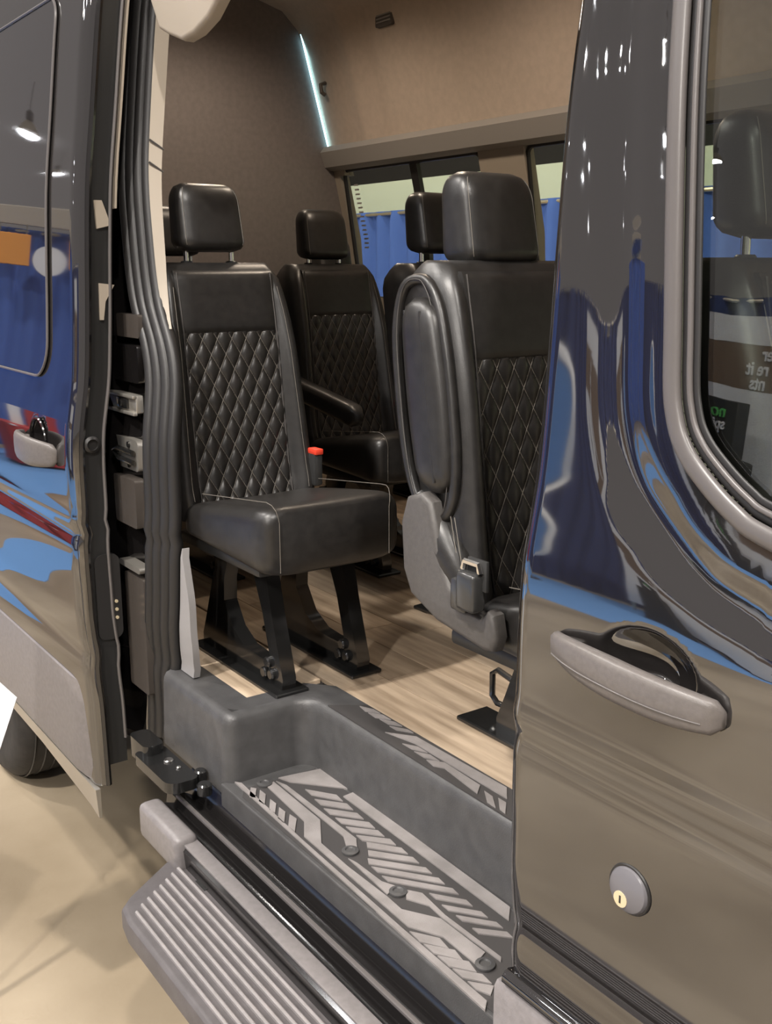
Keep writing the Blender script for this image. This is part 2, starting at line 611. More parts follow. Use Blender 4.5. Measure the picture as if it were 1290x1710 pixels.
# cream pillar trim just inside the seal
mb = MB()
rings = []
for z in frange(1.93, 2.90, 40):
    w = interp([1.93, 2.0, 2.1, 2.4, 2.6, 2.9], [.006, .018, .026, .034, .036, .036], z)
    x0, y0 = openx(z) + .004, prof(z) + .052
    rings.append([(x0, y0, z), (x0 + .012, y0 + w, z), (x0 - .01, y0 + w, z), (x0 - .02, y0, z)])
pt = vpart('pillar_trim', mb.loft(rings), 'cream', label='cream plastic pillar trim')
for zz in (2.36, 2.42):
    obj('trim_groove', MB().tube([(openx(zz) + .006, prof(zz) + .052, zz + .014), (openx(zz) + .018, prof(zz) + .088, zz - .012)], .003, 5), 'inner_dark', pt)
mb = MB()
rings = []
for z in frange(.965, 1.34, 16):
    w = interp([.965, 1.05, 1.2, 1.34], [.082, .085, .055, .004], z)
    rings.append([(openx(z) + .012, prof(z) + .06, z), (openx(z) + .012 + w, prof(z) + .06, z), (openx(z) + .012 + w, prof(z) + .08, z), (openx(z) + .012, prof(z) + .08, z)])
vpart('lower_pillar_trim', mb.loft(rings), 'grey_trim', label='pale grey lower pillar trim')
# cream corner of the headliner over the opening
mb = MB()
pp = [(-2.80, 2.80), (-2.735, 2.695), (-2.68, 2.672), (-2.60, 2.645), (-2.53, 2.650), (-2.45, 2.672), (-2.37, 2.72), (-2.30, 2.80), (-2.26, 2.92), (-2.26, 3.0), (-2.80, 3.0)]
bm = bmesh.new()
f = bm.faces.new([bm.verts.new((x, 1.215, z)) for x, z in pp])
r = bmesh.ops.extrude_face_region(bm, geom=[f])
bmesh.ops.translate(bm, verts=[v for v in r['geom'] if isinstance(v, bmesh.types.BMVert)], vec=(0, .035, 0))
bmesh.ops.bevel(bm, geom=[e for e in bm.edges if abs(e.verts[0].co.y - e.verts[1].co.y) < 1e-4 and e.verts[0].co.y < 1.22], offset=.012, segments=3, affect='EDGES', profile=.5)
vpart('header_trim', mb.bm(bm), 'cream', label='cream trim over the door opening')

# latch hardware on the jamb behind the opening
mb = MB()
mb.box(-3.06, -2.80, 1.125, 1.15, 1.690, 1.742, .006)
sp = obj('striker_plate', mb, 'steel', rp, label='pale metal striker plate')
mb = MB()
mb.box(-3.06, -2.80, 1.116, 1.13, 1.732, 1.742, .003)
mb.box(-3.06, -2.80, 1.116, 1.13, 1.684, 1.694, .003)
o = obj('plate_flange', mb, 'steel', rp)
mb = MB()
mb.box(-2.93, -2.85, 1.118, 1.126, 1.700, 1.728, .002)
mb.cyl((-2.89, 1.118, 1.714), (0, -1, 0), .010, .006, 14)
obj('striker_pin', mb, 'black_metal', rp)
mb = MB()
mb.prism(rrect(-2.965, -2.785, 1.525, 1.615, .018, 4), 'y', 1.118, 1.14)
obj('latch', mb, 'steel', rp, label='metal door latch')
mb = MB()
mb.tube([(-2.80 + .0, 1.108, 1.580), (-2.90, 1.104, 1.584), (-2.935, 1.104, 1.572), (-2.90, 1.104, 1.556), (-2.80, 1.108, 1.552)], .008, 8)
for zz in (1.598, 1.54):
    mb.cyl((-2.85, 1.118, zz), (0, -1, 0), .009, .005, 12)
obj('latch_hook', mb, 'black_metal', rp)
# polished jamb stampings; the grey-brown ones have the floor's reflection painted in
for (x0, x1, z0, z1, m) in ((-2.95, -2.79, 1.90, 1.965, 'jamb'), (-2.965, -2.79, 1.775, 1.880, 'paint'), (-2.93, -2.77, 1.365, 1.505, 'jamb'), (-2.92, -2.765, 1.232, 1.25, 'steel'), (-2.90, -2.76, .86, 1.215, 'jamb')):
    mb = MB()
    mb.prism(rrect(x0, x1, z0, z1, .008, 3), 'y', prof((z0 + z1) / 2) + .008, prof((z0 + z1) / 2) + .045)
    obj('jamb_stamping', mb, m, rp)
# lower hinge arm with its roller
mb = MB()
mb.prism(rrect(-2.61, -2.37, .985, 1.075, [.035, .02, .02, .02], 5), 'z', .742, .772)
mb.prism(rrect(-2.68, -2.56, 1.0, 1.06, .02, 4), 'z', .74, .80)
ha = vpart('hinge_arm', mb, 'black_metal', label='black lower door hinge arm')
obj('bolt', MB().cyl((-2.505, 1.045, .772), (0, 0, 1), .014, .006, 14, bev=.002), 'chrome', ha)
obj('bolt', MB().cyl((-2.45, 1.05, .772), (0, 0, 1), .007, .006, 10, bev=.002), 'chrome', ha)
obj('roller', MB().cyl((-2.345, 1.075, .735), (0, 0, 1), .020, .03, 16, bev=.004), 'black_metal', ha)
obj('roller', MB().cyl((-2.40, 1.09, .742), (0, 0, 1), .017, .035, 16, bev=.004), 'black_metal', ha)

# ---- sliding door, slid back along the body
SDX, OFF = -2.87, -.14
sx = axis_pts(-4.45, SDX, lambda x: .03 if x < -3.5 else .014)
sz = axis_pts(.56, 3.05, lambda z: .014)
SHX, SHZ = -3.145, 1.60
def sdy(x, z):
    y = prof(z) + OFF
    k = (SDX - x) / .03
    if k < 1:
        y += .014 * (1 - k) ** 2
    e = ((x - SHX) / .07) ** 2 + ((z - SHZ + .01) / .06) ** 2
    if e < 1:
        y += .04 * (1 - e) ** .6
    y += .006 * math.exp(-((z - 1.36) / .05) ** 2)
    return y
G = [[(x, sdy(x, z), z) for z in sz] for x in sx]
sd = vpart('sliding_door', MB().shell(G, (0, .03, 0)), 'paint', sharp=50, label='glossy black sliding door slid open along the side')
# inner frame of the door: front edge face and inner skin
mb = MB()
rings = [[(SDX - .004, prof(z) + OFF + .03, z), (SDX - .004, prof(z) + OFF + .100, z), (SDX - .10, prof(z) + OFF + .100, z), (SDX - .10, prof(z) + OFF + .03, z)] for z in frange(.62, 3.05, 60)]
obj('door_frame', mb.loft(rings), 'black_plastic', sd)
mb = MB()
mb.tube([(SDX + .002, prof(z) + OFF + .034, z) for z in frange(.56, 3.05, 80)], .009, 6)
obj('edge_seal', mb, 'paint_edge', sd)
mb = MB()
mb.tube([(SDX + .004, prof(z) + OFF + .096, z) for z in frange(.70, 3.05, 80)], .005, 6)
obj('edge_seal', mb, 'seal_grey', sd)
# cream inner lining seen edge-on
for pts in ([(1.086, 2.27), (1.108, 2.205), (1.068, 2.195), (1.064, 2.27)], [(1.065, 2.05), (1.108, 2.045), (1.080, 2.0), (1.072, 1.95), (1.062, 1.95)]):
    obj('door_lining', MB().prism(pts, 'x', SDX - .02, SDX + .004), 'cream', sd, sharp=None)
obj('door_lining', MB().loft([[(SDX - .02, prof(z) + OFF + .108, z), (SDX + .006, prof(z) + OFF + .108, z), (SDX + .006, prof(z) + OFF + .114, z), (SDX - .02, prof(z) + OFF + .114, z)] for z in frange(2.25, 3.05, 12)]), 'cream', sd)
obj('bump_stop', MB().lathe((SDX, 1.015, 1.605), (1, 0, 0), [(.024, -.01), (.024, .006), (.016, .012), (.015, .004), (.001, .004)], 20), 'rubber', sd)
mb = MB()
mb.prism(rrect(1.0, 1.075, 1.02, 1.28, .025, 5), 'x', SDX - .01, SDX + .004)
lp = obj('contact_plate', mb, 'rubber', sd)
mb = MB()
for zz in (1.085, 1.11, 1.135):
    mb.cyl((SDX + .004, 1.058, zz), (1, 0, 0), .005, .004, 10)
obj('contact_pin', mb, 'brass', lp)
# window: flush dark pane with a pale gap line
wpoly = rrect(-4.35, -3.095, 1.775, 2.83, [.11, .07, .07, .11], 8)
wpoly = [(lerp(a[0], b[0], k / m_), lerp(a[1], b[1], k / m_)) for a, b in zip(wpoly, wpoly[1:] + wpoly[:1]) for m_ in [max(1, int(math.hypot(b[0] - a[0], b[1] - a[1]) / .05))] for k in range(m_)]
mb = MB()
cxw = -3.6
rr = []
for k in range(9):
    s = 1 - k / 8 * .98
    rr.append([(lerp(-3.7, x, s), prof(lerp(2.3, z, s)) + OFF - .004, lerp(2.3, z, s)) for x, z in wpoly])
mb.loft(rr + [[(x, y + .006, z) for x, y, z in rr[-1]]] , cap=True)
obj('window_glass', mb, 'glass_black', sd, sharp=60, label='black privacy glass')
mb = MB()
mb.tube([(x, prof(z) + OFF - .006, z) for x, z in wpoly], .004, 6, closed=True)
obj('window_gap', mb, 'seal_grey', sd)
handle(sd, -3.13, 1.572, .30, .02, .955, .05, .085, 'handle_grey', 'grey pull handle')
mb = MB()
mb.tube([(SHX + .072 * math.cos(a), prof(SHZ) + OFF - .002, SHZ - .01 + .064 * math.sin(a)) for a in frange(0, 2 * math.pi, 33)[:-1]], .004, 6, closed=True)
obj('handle_bowl_rim', mb, 'paint_edge', sd)
# grey cladding on the lower door with a chamfered front end
mb = MB()
def cl(x, d):
    return [(x, .965 - d, .885), (x, .955 - d, .875), (x, .948 - d, .62), (x, .955 - d, .565), (x, .99, .555), (x, .99, .885)]
mb.loft([cl(-4.45, 0.), cl(-3.02, 0.), cl(-2.955, -.006), cl(-2.90, -.018)])
obj('cladding', mb, 'cladding', sd, sharp=20, label='grey lower door cladding')
mb = MB()
mb.loft([[(x, .957, .556), (x, .963, b), (x, .972, b), (x, .972, .556)] for x, b in ((-4.45, .52), (-3.4, .505), (-2.93, .475), (-2.862, .462))])
obj('lower_blade', mb, 'steel', sd)

# ---- rear wheel
wh = vpart('rear_wheel', MB().lathe((-4.30, 1.03, .40), (0, 1, 0), [(.24, .01), (.30, -.005), (.36, .0), (.395, .03), (.405, .07), (.405, .19), (.395, .23), (.36, .26), (.24, .25)], 48), 'tyre', label='black rear tyre')
mb = MB()
for yy in (1.085, 1.13, 1.175, 1.22):
    mb.tube([(-4.30 + .4055 * math.cos(a), yy, .40 + .4055 * math.sin(a)) for a in frange(0, 2 * math.pi, 49)[:-1]], .004, 4, closed=True)
obj('tread_groove', mb, 'black_plastic', wh)
obj('rim', MB().lathe((-4.30, 1.06, .40), (0, 1, 0), [(.24, 0), (.22, .02), (.10, .06), (.08, .01), (.001, .01)], 32), 'steel', wh)

# ---- sill, step well, running board
mb = MB()
mb.prism([(.962, .60), (.955, .665), (.965, .675), (1.000, .675), (1.005, .655), (1.030, .655), (1.036, .690), (1.052, .690), (1.058, .668), (1.085, .668), (1.092, .70), (1.112, .735), (1.125, .735), (1.20, .62), (1.20, .60)], 'x', -2.50, .3)
sill = vpart('door_sill', mb, 'paint_edge', sharp=25, label='black door sill with sliding track')
for yy, zz, w, h, m in ((1.043, .691, .012, .006, 'seal_grey'), (1.068, .669, .006, .004, 'black_plastic'), (1.020, .656, .006, .004, 'black_plastic'), (1.118, .742, .016, .012, 'cladding')):
    obj('track_rail', MB().box(-2.45, .3, yy - w / 2, yy + w / 2, zz - .004, zz + h, .002, 1), m, sill)
obj('sill_strip', MB().box(-2.34, .3, .958, .998, .674, .682, .003), 'cladding', sill, label='grey strip along the sill')
mb = MB()
mb.box(-2.47, -2.225, .935, 1.0, .60, .70, .018, 3)
obj('step_bracket', mb, 'cladding', sill, label='grey plastic end bracket')

W0, WI = 1.115, 1.358
path = [(-2.68, W0), (-2.50, W0), (-2.315, W0)]
path += [(-2.315 + .035 * math.sin(a), W0 + .035 - .035 * math.cos(a)) for a in frange(.2, math.pi / 2, 6)]
path += [(-2.28, WI - .05)]
path += [(-2.23 - .05 * math.cos(a), WI - .05 + .05 * math.sin(a)) for a in frange(.2, math.pi / 2, 6)]
path += [(-2.0, WI), (-1.6, WI), (-.9, WI)]
rings = []
PV = [Vector((x, y, 0)) for x, y in path]
for i, p in enumerate(PV):
    t = (PV[min(i + 1, len(PV) - 1)] - PV[max(i - 1, 0)]).normalized()
    n = Vector((t.y, -t.x, 0))          # towards the camera side
    sec = []
    for off, z in ((-.02, .74), (.006, .74), (.006, .785), (.004, .80), (.0, .93), (-.003, .946), (-.010, .957), (-.022, .962), (-.030, .962), (-.03, .9)):
        sec.append(p + n * off + Vector((0, 0, z)))
    rings.append(sec)
mb = MB()
mb.loft(rings)
well = vpart('step_well', mb, 'molding', sharp=60, label='moulded dark grey step well')
mb = MB()
mb.prism([(-2.68, W0 + .027), (-2.34, W0 + .027), (-2.308, W0 + .055), (-2.308, WI - .02), (-2.255, WI + .027), (-.9, WI + .027), (-.9, 1.462), (-2.30, 1.462), (-2.372, 1.40), (-2.372, 1.222), (-2.68, 1.222)], 'z', .90, .9614)
obj('step_ledge', mb, 'molding', well, sharp=20)
obj('step_floor', MB().box(-2.30, -.9, 1.10, 1.40, .70, .776, .004), 'molding', well, sharp=20)
bz = MB().prism([(-2.235, 1.135), (-2.225, 1.345), (-.92, 1.345), (-.92, 1.108), (-2.20, 1.112)], 'z', .774, .7775)
obj('tread_mat', bz, 'tread_base', well, sharp=None)
WELL=[[(-2.138,1.261),(-2.066,1.311),(-2.030,1.307),(-2.103,1.259)],[(-2.080,1.254),(-2.013,1.308),(-1.978,1.304),(-2.047,1.252)],[(-2.027,1.248),(-1.959,1.303),(-1.926,1.300),(-1.994,1.246)],[(-1.972,1.247),(-1.906,1.302),(-1.874,1.298),(-1.941,1.245)],[(-1.922,1.245),(-1.862,1.298),(-1.831,1.295),(-1.892,1.244)],[(-1.875,1.244),(-1.814,1.299),(-1.784,1.295),(-1.846,1.242)],[(-1.835,1.246),(-1.767,1.298),(-1.738,1.295),(-1.814,1.234)],[(-1.804,1.229),(-1.720,1.296),(-1.692,1.293),(-1.784,1.217)],[(-1.776,1.209),(-1.669,1.294),(-1.642,1.291),(-1.756,1.198)],[(-1.744,1.197),(-1.620,1.292),(-1.594,1.289),(-1.717,1.196)],[(-1.700,1.195),(-1.571,1.292),(-1.546,1.289),(-1.674,1.194)],[(-1.587,1.240),(-1.521,1.289),(-1.496,1.286),(-1.562,1.239)],[(-1.538,1.236),(-1.471,1.288),(-1.447,1.286),(-1.514,1.235)],[(-1.492,1.237),(-1.425,1.290),(-1.402,1.288),(-1.469,1.236)],[(-1.439,1.237),(-1.388,1.286),(-1.366,1.283),(-1.417,1.236)],[(-2.053,1.355),(-1.448,1.348),(-1.415,1.315),(-2.050,1.321)],[(-2.228,1.151),(-2.214,1.160),(-2.172,1.134),(-2.186,1.125)],[(-2.203,1.164),(-2.173,1.165),(-2.127,1.136),(-2.151,1.133)],[(-2.145,1.162),(-2.116,1.163),(-2.077,1.138),(-2.100,1.134)],[(-2.096,1.160),(-2.067,1.161),(-2.020,1.131),(-2.051,1.131)],[(-2.051,1.164),(-2.022,1.167),(-1.973,1.133),(-2.003,1.132)],[(-2.216,1.189),(-2.221,1.215),(-1.984,1.211),(-1.892,1.157),(-1.774,1.154),(-1.628,1.159),(-1.574,1.157),(-1.501,1.204),(-1.364,1.207),(-1.348,1.169),(-1.449,1.170),(-1.518,1.133),(-1.942,1.140),(-2.002,1.176)],[(-2.281,1.131),(-2.264,1.143),(-1.935,1.129),(-1.516,1.120),(-1.255,1.118),(-1.238,1.099)],[(-1.504,1.126),(-1.451,1.162),(-1.414,1.156),(-1.465,1.122)],[(-1.455,1.124),(-1.404,1.163),(-1.370,1.156),(-1.420,1.123)],[(-1.410,1.124),(-1.361,1.163),(-1.328,1.155),(-1.372,1.123)],[(-1.363,1.124),(-1.317,1.160),(-1.286,1.157),(-1.331,1.123)],[(-1.318,1.124),(-1.279,1.156),(-1.263,1.134),(-1.291,1.122)],[(-2.221,1.222),(-2.185,1.233),(-1.862,1.235),(-1.810,1.204),(-1.823,1.186),(-1.888,1.216),(-1.985,1.218)],[(-2.233,1.236),(-2.212,1.352),(-2.077,1.353),(-2.195,1.249)],[(-1.626,1.207),(-1.595,1.228),(-1.505,1.219),(-1.335,1.223),(-1.325,1.214),(-1.498,1.208),(-1.550,1.212),(-1.598,1.187)],[(-1.802,1.173),(-1.774,1.179),(-1.682,1.182),(-1.648,1.198),(-1.635,1.164)]]
RIM=[[(-1.972,1.397),(-1.907,1.445),(-1.582,1.454),(-1.544,1.419),(-1.879,1.419)],[(-1.896,1.394),(-1.860,1.414),(-1.821,1.414),(-1.858,1.395)],[(-1.845,1.392),(-1.809,1.412),(-1.770,1.410),(-1.805,1.392)],[(-1.793,1.389),(-1.757,1.415),(-1.625,1.411),(-1.599,1.381),(-1.735,1.397),(-1.759,1.383)],[(-1.600,1.402),(-1.570,1.400),(-1.529,1.373),(-1.558,1.374)],[(-1.558,1.406),(-1.532,1.406),(-1.499,1.374),(-1.519,1.376)],[(-2.141,1.434),(-2.103,1.471),(-2.072,1.468),(-2.105,1.428)],[(-2.094,1.429),(-2.061,1.469),(-2.024,1.469),(-2.058,1.427)],[(-2.045,1.431),(-2.007,1.470),(-1.976,1.470),(-2.007,1.431)],[(-1.996,1.427),(-1.951,1.460),(-1.928,1.456),(-1.965,1.427)]]

for p in WELL:
    obj('tread_pad', MB().prism(p, 'z', .776, .7805), 'tread_pad', well, sharp=None)
obj('tread_mat', MB().prism([(-2.20, 1.372), (-2.14, 1.458), (-.92, 1.458), (-.92, 1.368)], 'z', .960, .9635), 'tread_base', well, sharp=None)
for p in RIM:
    obj('tread_pad', MB().prism([(x, min(y, 1.452)) for x, y in p], 'z', .962, .966), 'tread_pad', well, sharp=None)
for x, y in ((-1.824, 1.193), (-1.629, 1.188), (-1.335, 1.182), (-2.225, 1.19)):
    obj('fastener', MB().lathe((x, y, .779), (0, 0, 1), [(.020, 0), (.020, .004), (.012, .006), (.010, .003), (.001, .003)], 18), 'molding', well)

# running board
RB = [(-2.165, .766), (-2.20, .80), (-2.305, .955), (-2.29, .985), (.3, .985), (.3, .755), (-2.10, .755)]
mb = MB()
bm = bmesh.new()
f = bm.faces.new([bm.verts.new((x, y, .56)) for x, y in RB])
r = bmesh.ops.extrude_face_region(bm, geom=[f])
bmesh.ops.translate(bm, verts=[v for v in r['geom'] if isinstance(v, bmesh.types.BMVert)], vec=(0, 0, .055))
bmesh.ops.recalc_face_normals(bm, faces=bm.faces[:])
bmesh.ops.bevel(bm, geom=[e for e in bm.edges if e.verts[0].co.z > .6 and e.verts[1].co.z > .6], offset=.014, segments=3, affect='EDGES', profile=.5)
rb = vpart('running_board', mb.bm(bm), 'step_board', sharp=30, label='ribbed grey plastic running board')
for i in range(9):
    y = .785 + i * .0225
    x0 = interp([.766, .80, .955, .985], [-2.10, -2.135, -2.245, -2.25], y)
    obj('rib', MB().box(x0, .3, y - .0042, y + .0042, .612, .624, .003, 1), 'step_rib', rb, sharp=30)
obj('slot', MB().box(-2.16, -2.11, .955, .975, .613, .6165), 'black_plastic', rb)

# ---- cabin floor of wooden planks
mb = MB()
mb.box(-5.2, .3, 1.47, 3.33, .86, .945)
mb.box(-5.2, -2.375, 1.20, 1.47, .86, .945)
cf = vpart('cabin_floor', mb, 'inner_dark', label='wood plank cabin floor')
y = 1.224
row = 0
while y < 3.30:
    w = .235 if row == 0 else .148
    x = -5.2
    xe = -2.374 if row == 0 else .28
    first = True
    while x < xe - .02:
        ln = random.uniform(.35, .9) if first else random.uniform(.75, 1.3)
        first = False
        x1 = min(x + ln, xe)
        if xe - x1 < .15: x1 = xe
        obj('plank', MB().box(x + .001, x1 - .001, max(y, 1.224) + .0014, min(y + w, 3.32) - .0014, .945, .9585 + random.uniform(-.0003, .0003), .0012, 1), 'wood', cf, sharp=None)
        x = x1
    y += w
    if row == 0: y = 1.464
    row += 1

# ---- far side wall, windows, headliner, rear wall
fx = frange(-5.0, .6, 113)
fz = frange(.95, 2.66, 60)
W1 = rrect(-4.93, -3.80, 1.93, 2.60, .04, 4)
W2 = rrect(-3.50, -1.9, 1.93, 2.60, .04, 4)
W3 = rrect(-1.5, .3, 1.93, 2.60, .04, 4)
def keepf(i, j):
    c = ((fx[i] + fx[i + 1]) / 2, (fz[j] + fz[j + 1]) / 2)
    return not (inside(c, W1) or inside(c, W2) or inside(c, W3))
mb = MB()
fwall = vpart('side_lining', mb.shell([[(x, fprof(z), z) for z in fz] for x in fx], (0, .06, 0), keepf), 'cream', label='cream lining of the far side wall')
for Wp in (W1, W2, W3):
    mb = MB()
    n = len(Wp)
    cx_ = sum(p[0] for p in Wp) / n
    cz_ = 2.26
    mb.loft([[(x, fprof(z) + .03, z) for x, z in Wp], [(x, fprof(z) + .035, z) for x, z in Wp]])
    gl = obj('window_pane', mb, 'glass_far', fwall, sharp=None)
    obj('window_trim', MB().tube([(x, fprof(z) + .022, z) for x, z in Wp], .012, 6, closed=True), 'rubber', fwall)
obj('window_divider', MB().loft([[(-4.345, fprof(z) + .02, z), (-4.29, fprof(z) + .02, z), (-4.29, fprof(z) + .045, z), (-4.345, fprof(z) + .045, z)] for z in frange(1.93, 2.60, 6)]), 'rubber', fwall)
mb = MB()
for zz in frange(2.20, 2.52, 15):
    mb.box(-4.85, -4.82, fprof(zz) + .012, fprof(zz) + .02, zz - .004, zz + .004)
obj('window_ladder', mb, 'band_grey', fwall, sharp=None)
# window top band
mb = MB()
rings = [[(x, fprof(2.60) - .012, 2.60), (x, fprof(2.62) - .05, 2.615), (x, fprof(2.70) - .06, 2.69), (x, fprof(2.72) - .03, 2.72), (x, fprof(2.70) + .05, 2.71), (x, fprof(2.60) + .05, 2.60)] for x in frange(-5.0, .6, 20)]
obj('ceiling_band', mb.loft(rings), 'band_grey', fwall, sharp=30, label='grey band under the headliner')
# headliner curves from the far wall up to the roof
hz = [2.70, 2.85, 3.0, 3.15, 3.28, 3.36, 3.40]
hy = [3.178, 3.134, 3.09, 3.045, 2.99, 2.90, 2.75]
hp = [(hy[i], hz[i]) for i in range(len(hz))] + [(2.3, 3.42), (1.36, 3.40)]
def hwave(x, k):
    return .012 * math.exp(-((x + 4.62) / .05) ** 2) - .010 * math.exp(-((x + 4.47) / .06) ** 2) if k < 6 else 0.
hxs = sorted(set(frange(-5.0, -3.832, 60) + frange(-3.828, .6, 60)))
G = [[(x, y - hwave(x, k) + .006 * math.exp(-((x + 3.83) / .006) ** 2), z) for k, (y, z) in enumerate(hp)] for x in hxs]
hl = vpart('headliner', MB().shell(G, (0, .03, .02)), 'headliner', sharp=60, label='tan fabric headliner')
mb = MB()
mb.prism(rrect(-4.33, -4.20, 3.18, 3.25, .01, 3), 'y', 3.012, 3.03)
vt = obj('ceiling_vent', mb, 'vent', hl)
mb = MB()
for zz in (3.20, 3.215, 3.23):
    mb.box(-4.32, -4.21, 3.008, 3.014, zz - .003, zz + .003)
obj('vent_slat', mb, 'band_grey', vt, sharp=None)
obj('coat_hook', MB().tube([(-4.88, 3.08, 3.02), (-4.88, 3.05, 3.01), (-4.87, 3.05, 2.97), (-4.87, 3.07, 2.96)], .010, 6), 'vent', hl)
# rear wall of the cabin and its lit edge
mb = MB()
rw = [(1.20, .9), (3.32, .9), (3.31, 1.9), (3.285, 2.245), (3.174, 2.71), (2.968, 3.42), (1.34, 3.42), (1.24, 2.9), (1.17, 2.3), (1.15, 1.7)]
vpart('rear_wall', mb.prism(rw, 'x', -5.06, -5.0), 'rear_dark', sharp=None, label='dark rear wall of the cabin')
mb = MB()
mb.tube([(-4.985, fprof(z) - .012, z) for z in frange(2.70, 3.36, 14)], .0045, 6)
vpart('led_strip', mb, 'led', label='thin blue white light strip')
# dome lights in the headliner
for x in (-3.1, -4.3):
    d = vpart('dome_light', MB().lathe((x, 2.25, 3.415), (0, 0, -1), [(.07, 0), (.07, .012), (.05, .02), (.001, .022)], 20), 'dome')
    ld = bpy.data.lights.new('dome_lamp', 'SPOT')
    ld.energy = DOME_W
    ld.color = (1, .82, .64)
    ld.spot_size = math.radians(165)
    ld.spot_blend = .6
    ld.shadow_soft_size = .08
    lo = bpy.data.objects.new('dome_lamp', ld)
    COL.objects.link(lo)
    lo.location = (x, 2.25, 3.37)
    lo.parent = van
    lo.matrix_parent_inverse = Matrix.Translation(-Vector(VO))
# underbody keeps daylight out from below
vpart('underbody', MB().box(-5.2, .5, 1.32, 3.32, .42, .69), 'black_plastic', sharp=None)
vpart('far_outer_skin', MB().box(-5.2, .6, 3.36, 3.42, .45, 1.92), 'paint', sharp=None)
# ================================================================== seats
# local frame: origin on the cabin floor under the front foot, facing +x
def bk_front(z):   # x of the backrest's front face, no bolsters
    return interp([.44, .55, 1.0, 1.13], [-.300, -.330, -.395, -.420], z)
def bk_rear(z):
    return interp([.44, .65, 1.07, 1.15], [-.455, -.505, -.600, -.600], z)
def bk_half(z):
    return interp([.44, .52, .70, 1.0, 1.10, 1.15], [.215, .225, .218, .205, .195, .17], z)
QW = .145
def bolster(y, z, w):
    t = (abs(y) - QW) / (w - QW)
    if t <= 0: return 0.
    k = interp([.44, .5, .9, 1.02, 1.10], [.045, .055, .050, .030, .012], z)
    return k * math.sin(min(1., t * 1.25) * math.pi / 2)
def front_at(y, z):
    w = bk_half(z)
    return bk_front(z) + bolster(y, z, w)

def seat_mesh_back():
    rings = []
    zs = [.44, .455, .48, .52, .58, .65, .72, .79, .86, .92, .98, 1.03, 1.07, 1.10, 1.125, 1.14, 1.147]
    for i, z in enumerate(zs):
        w = bk_half(z)
        sh = 0.
        if z > 1.07:
            sh = (z - 1.07) / .08
        if z < .50:
            sh = max(sh, (.50 - z) / .09)
        pull = .055 * (1 - math.sqrt(max(0., 1 - sh * sh)))
        sec = []
        nf = 28
        for k in range(nf + 1):
            y = lerp(-w, w, k / nf)
            x = front_at(y, z) - pull
            e = (abs(y) / w)
            edge = max(0., (e - .80) / .20)
            x -= .055 * (1 - math.sqrt(max(0., 1 - edge * edge)))
            sec.append((x, y, z))
        xb = bk_rear(z) + pull
        for k in range(9):
            y = lerp(w, -w, k / 8)
            e = abs(y) / w
            edge = max(0., (e - .6) / .4)
            sec.append((xb + .05 * (1 - math.sqrt(max(0., 1 - edge * edge))), y, z))
        rings.append(sec)
    return MB().loft(rings)

CW, CH = .046, .085
def quilt_h(y, z):
    a = (y / CW + z / CH) * math.pi
    b = (y / CW - z / CH) * math.pi
    v = abs(math.sin(a) * math.sin(b))
    return .0095 * v ** .45
Q0, Q1 = .465, .955
def quilt_mesh():
    ny, nz = 84, 120
    G = []
    for i in range(ny + 1):
        y = lerp(-QW - .006, QW + .006, i / ny)
        row = []
        for j in range(nz + 1):
            z = lerp(Q0, Q1, j / nz)
            x = bk_front(z) + .004 + quilt_h(y, z)
            row.append((x, y, z))
        G.append(row)
    return MB().shell(G, (-.02, 0, 0))
def quilt_thread():
    mb = MB()
    for s in (1, -1):
        k0 = -16
        for k in range(-16, 30):
            # line y/CW + s z/CH = k
            pts = []
            for j in range(0, 41):
                z = lerp(Q0 + .003, Q1 - .003, j / 40)
                y = (k - s * z / CH) * CW
                if abs(y) <= QW:
                    pts.append((bk_front(z) + .0074, y, z))
            if len(pts) > 2:
                mb.tube(pts, .0009, 4)
    return mb

def rounded_pad(x0, x1, y0, y1, z0, z1, bev, seg=4, crown=0.):
    bm = bmesh.new()
    bmesh.ops.create_cube(bm, size=1)
    for v in bm.verts:
        v.co = Vector((x0 + (v.co.x + .5) * (x1 - x0), y0 + (v.co.y + .5) * (y1 - y0), z0 + (v.co.z + .5) * (z1 - z0)))
    bmesh.ops.bevel(bm, geom=bm.edges[:], offset=bev, segments=seg, affect='EDGES', profile=.5)
    return bm

def head_mesh():
    # rounded pad, leaning with the backrest; local z from 1.17 to 1.36
    rings = []
    H0, H1 = 1.165, 1.355
    n = 22
    for i in range(n + 1):
        t = i / n
        z = lerp(H0, H1, t)
        # edge shrink at top and bottom
        e = 0.
        if t > .72: e = (t - .72) / .28
        if t < .18: e = (.18 - t) / .18
        k = math.sqrt(max(0., 1 - e * e))
        hw = (.104 - .006 * t) * (.70 + .30 * k)
        dp = (.062 - .012 * t) * (.35 + .65 * k)
        xc = -.505 - .03 * (z - 1.165) / .2
        sec = []
        for q in range(28):
            a = 2 * math.pi * q / 28
            ca, sa = math.cos(a), math.sin(a)
            sec.append((xc + dp * abs(ca) ** .55 * (1 if ca > 0 else -1), hw * abs(sa) ** .45 * (1 if sa > 0 else -1), z))
        rings.append(sec)
    return MB().loft(rings)
def head_pt(side, t):
    z = lerp(1.165, 1.355, t)
    e = 0.
    if t > .72: e = (t - .72) / .28
    if t < .18: e = (.18 - t) / .18
    k = math.sqrt(max(0., 1 - e * e))
    hw = (.104 - .006 * t) * (.70 + .30 * k)
    dp = (.062 - .012 * t) * (.35 + .65 * k)
    xc = -.505 - .03 * (z - 1.165) / .2
    # corner of the superellipse towards the front
    a = math.radians(48)
    return (xc + dp * math.cos(a) ** .55 + .0008, side * hw * math.sin(a) ** .45, z)

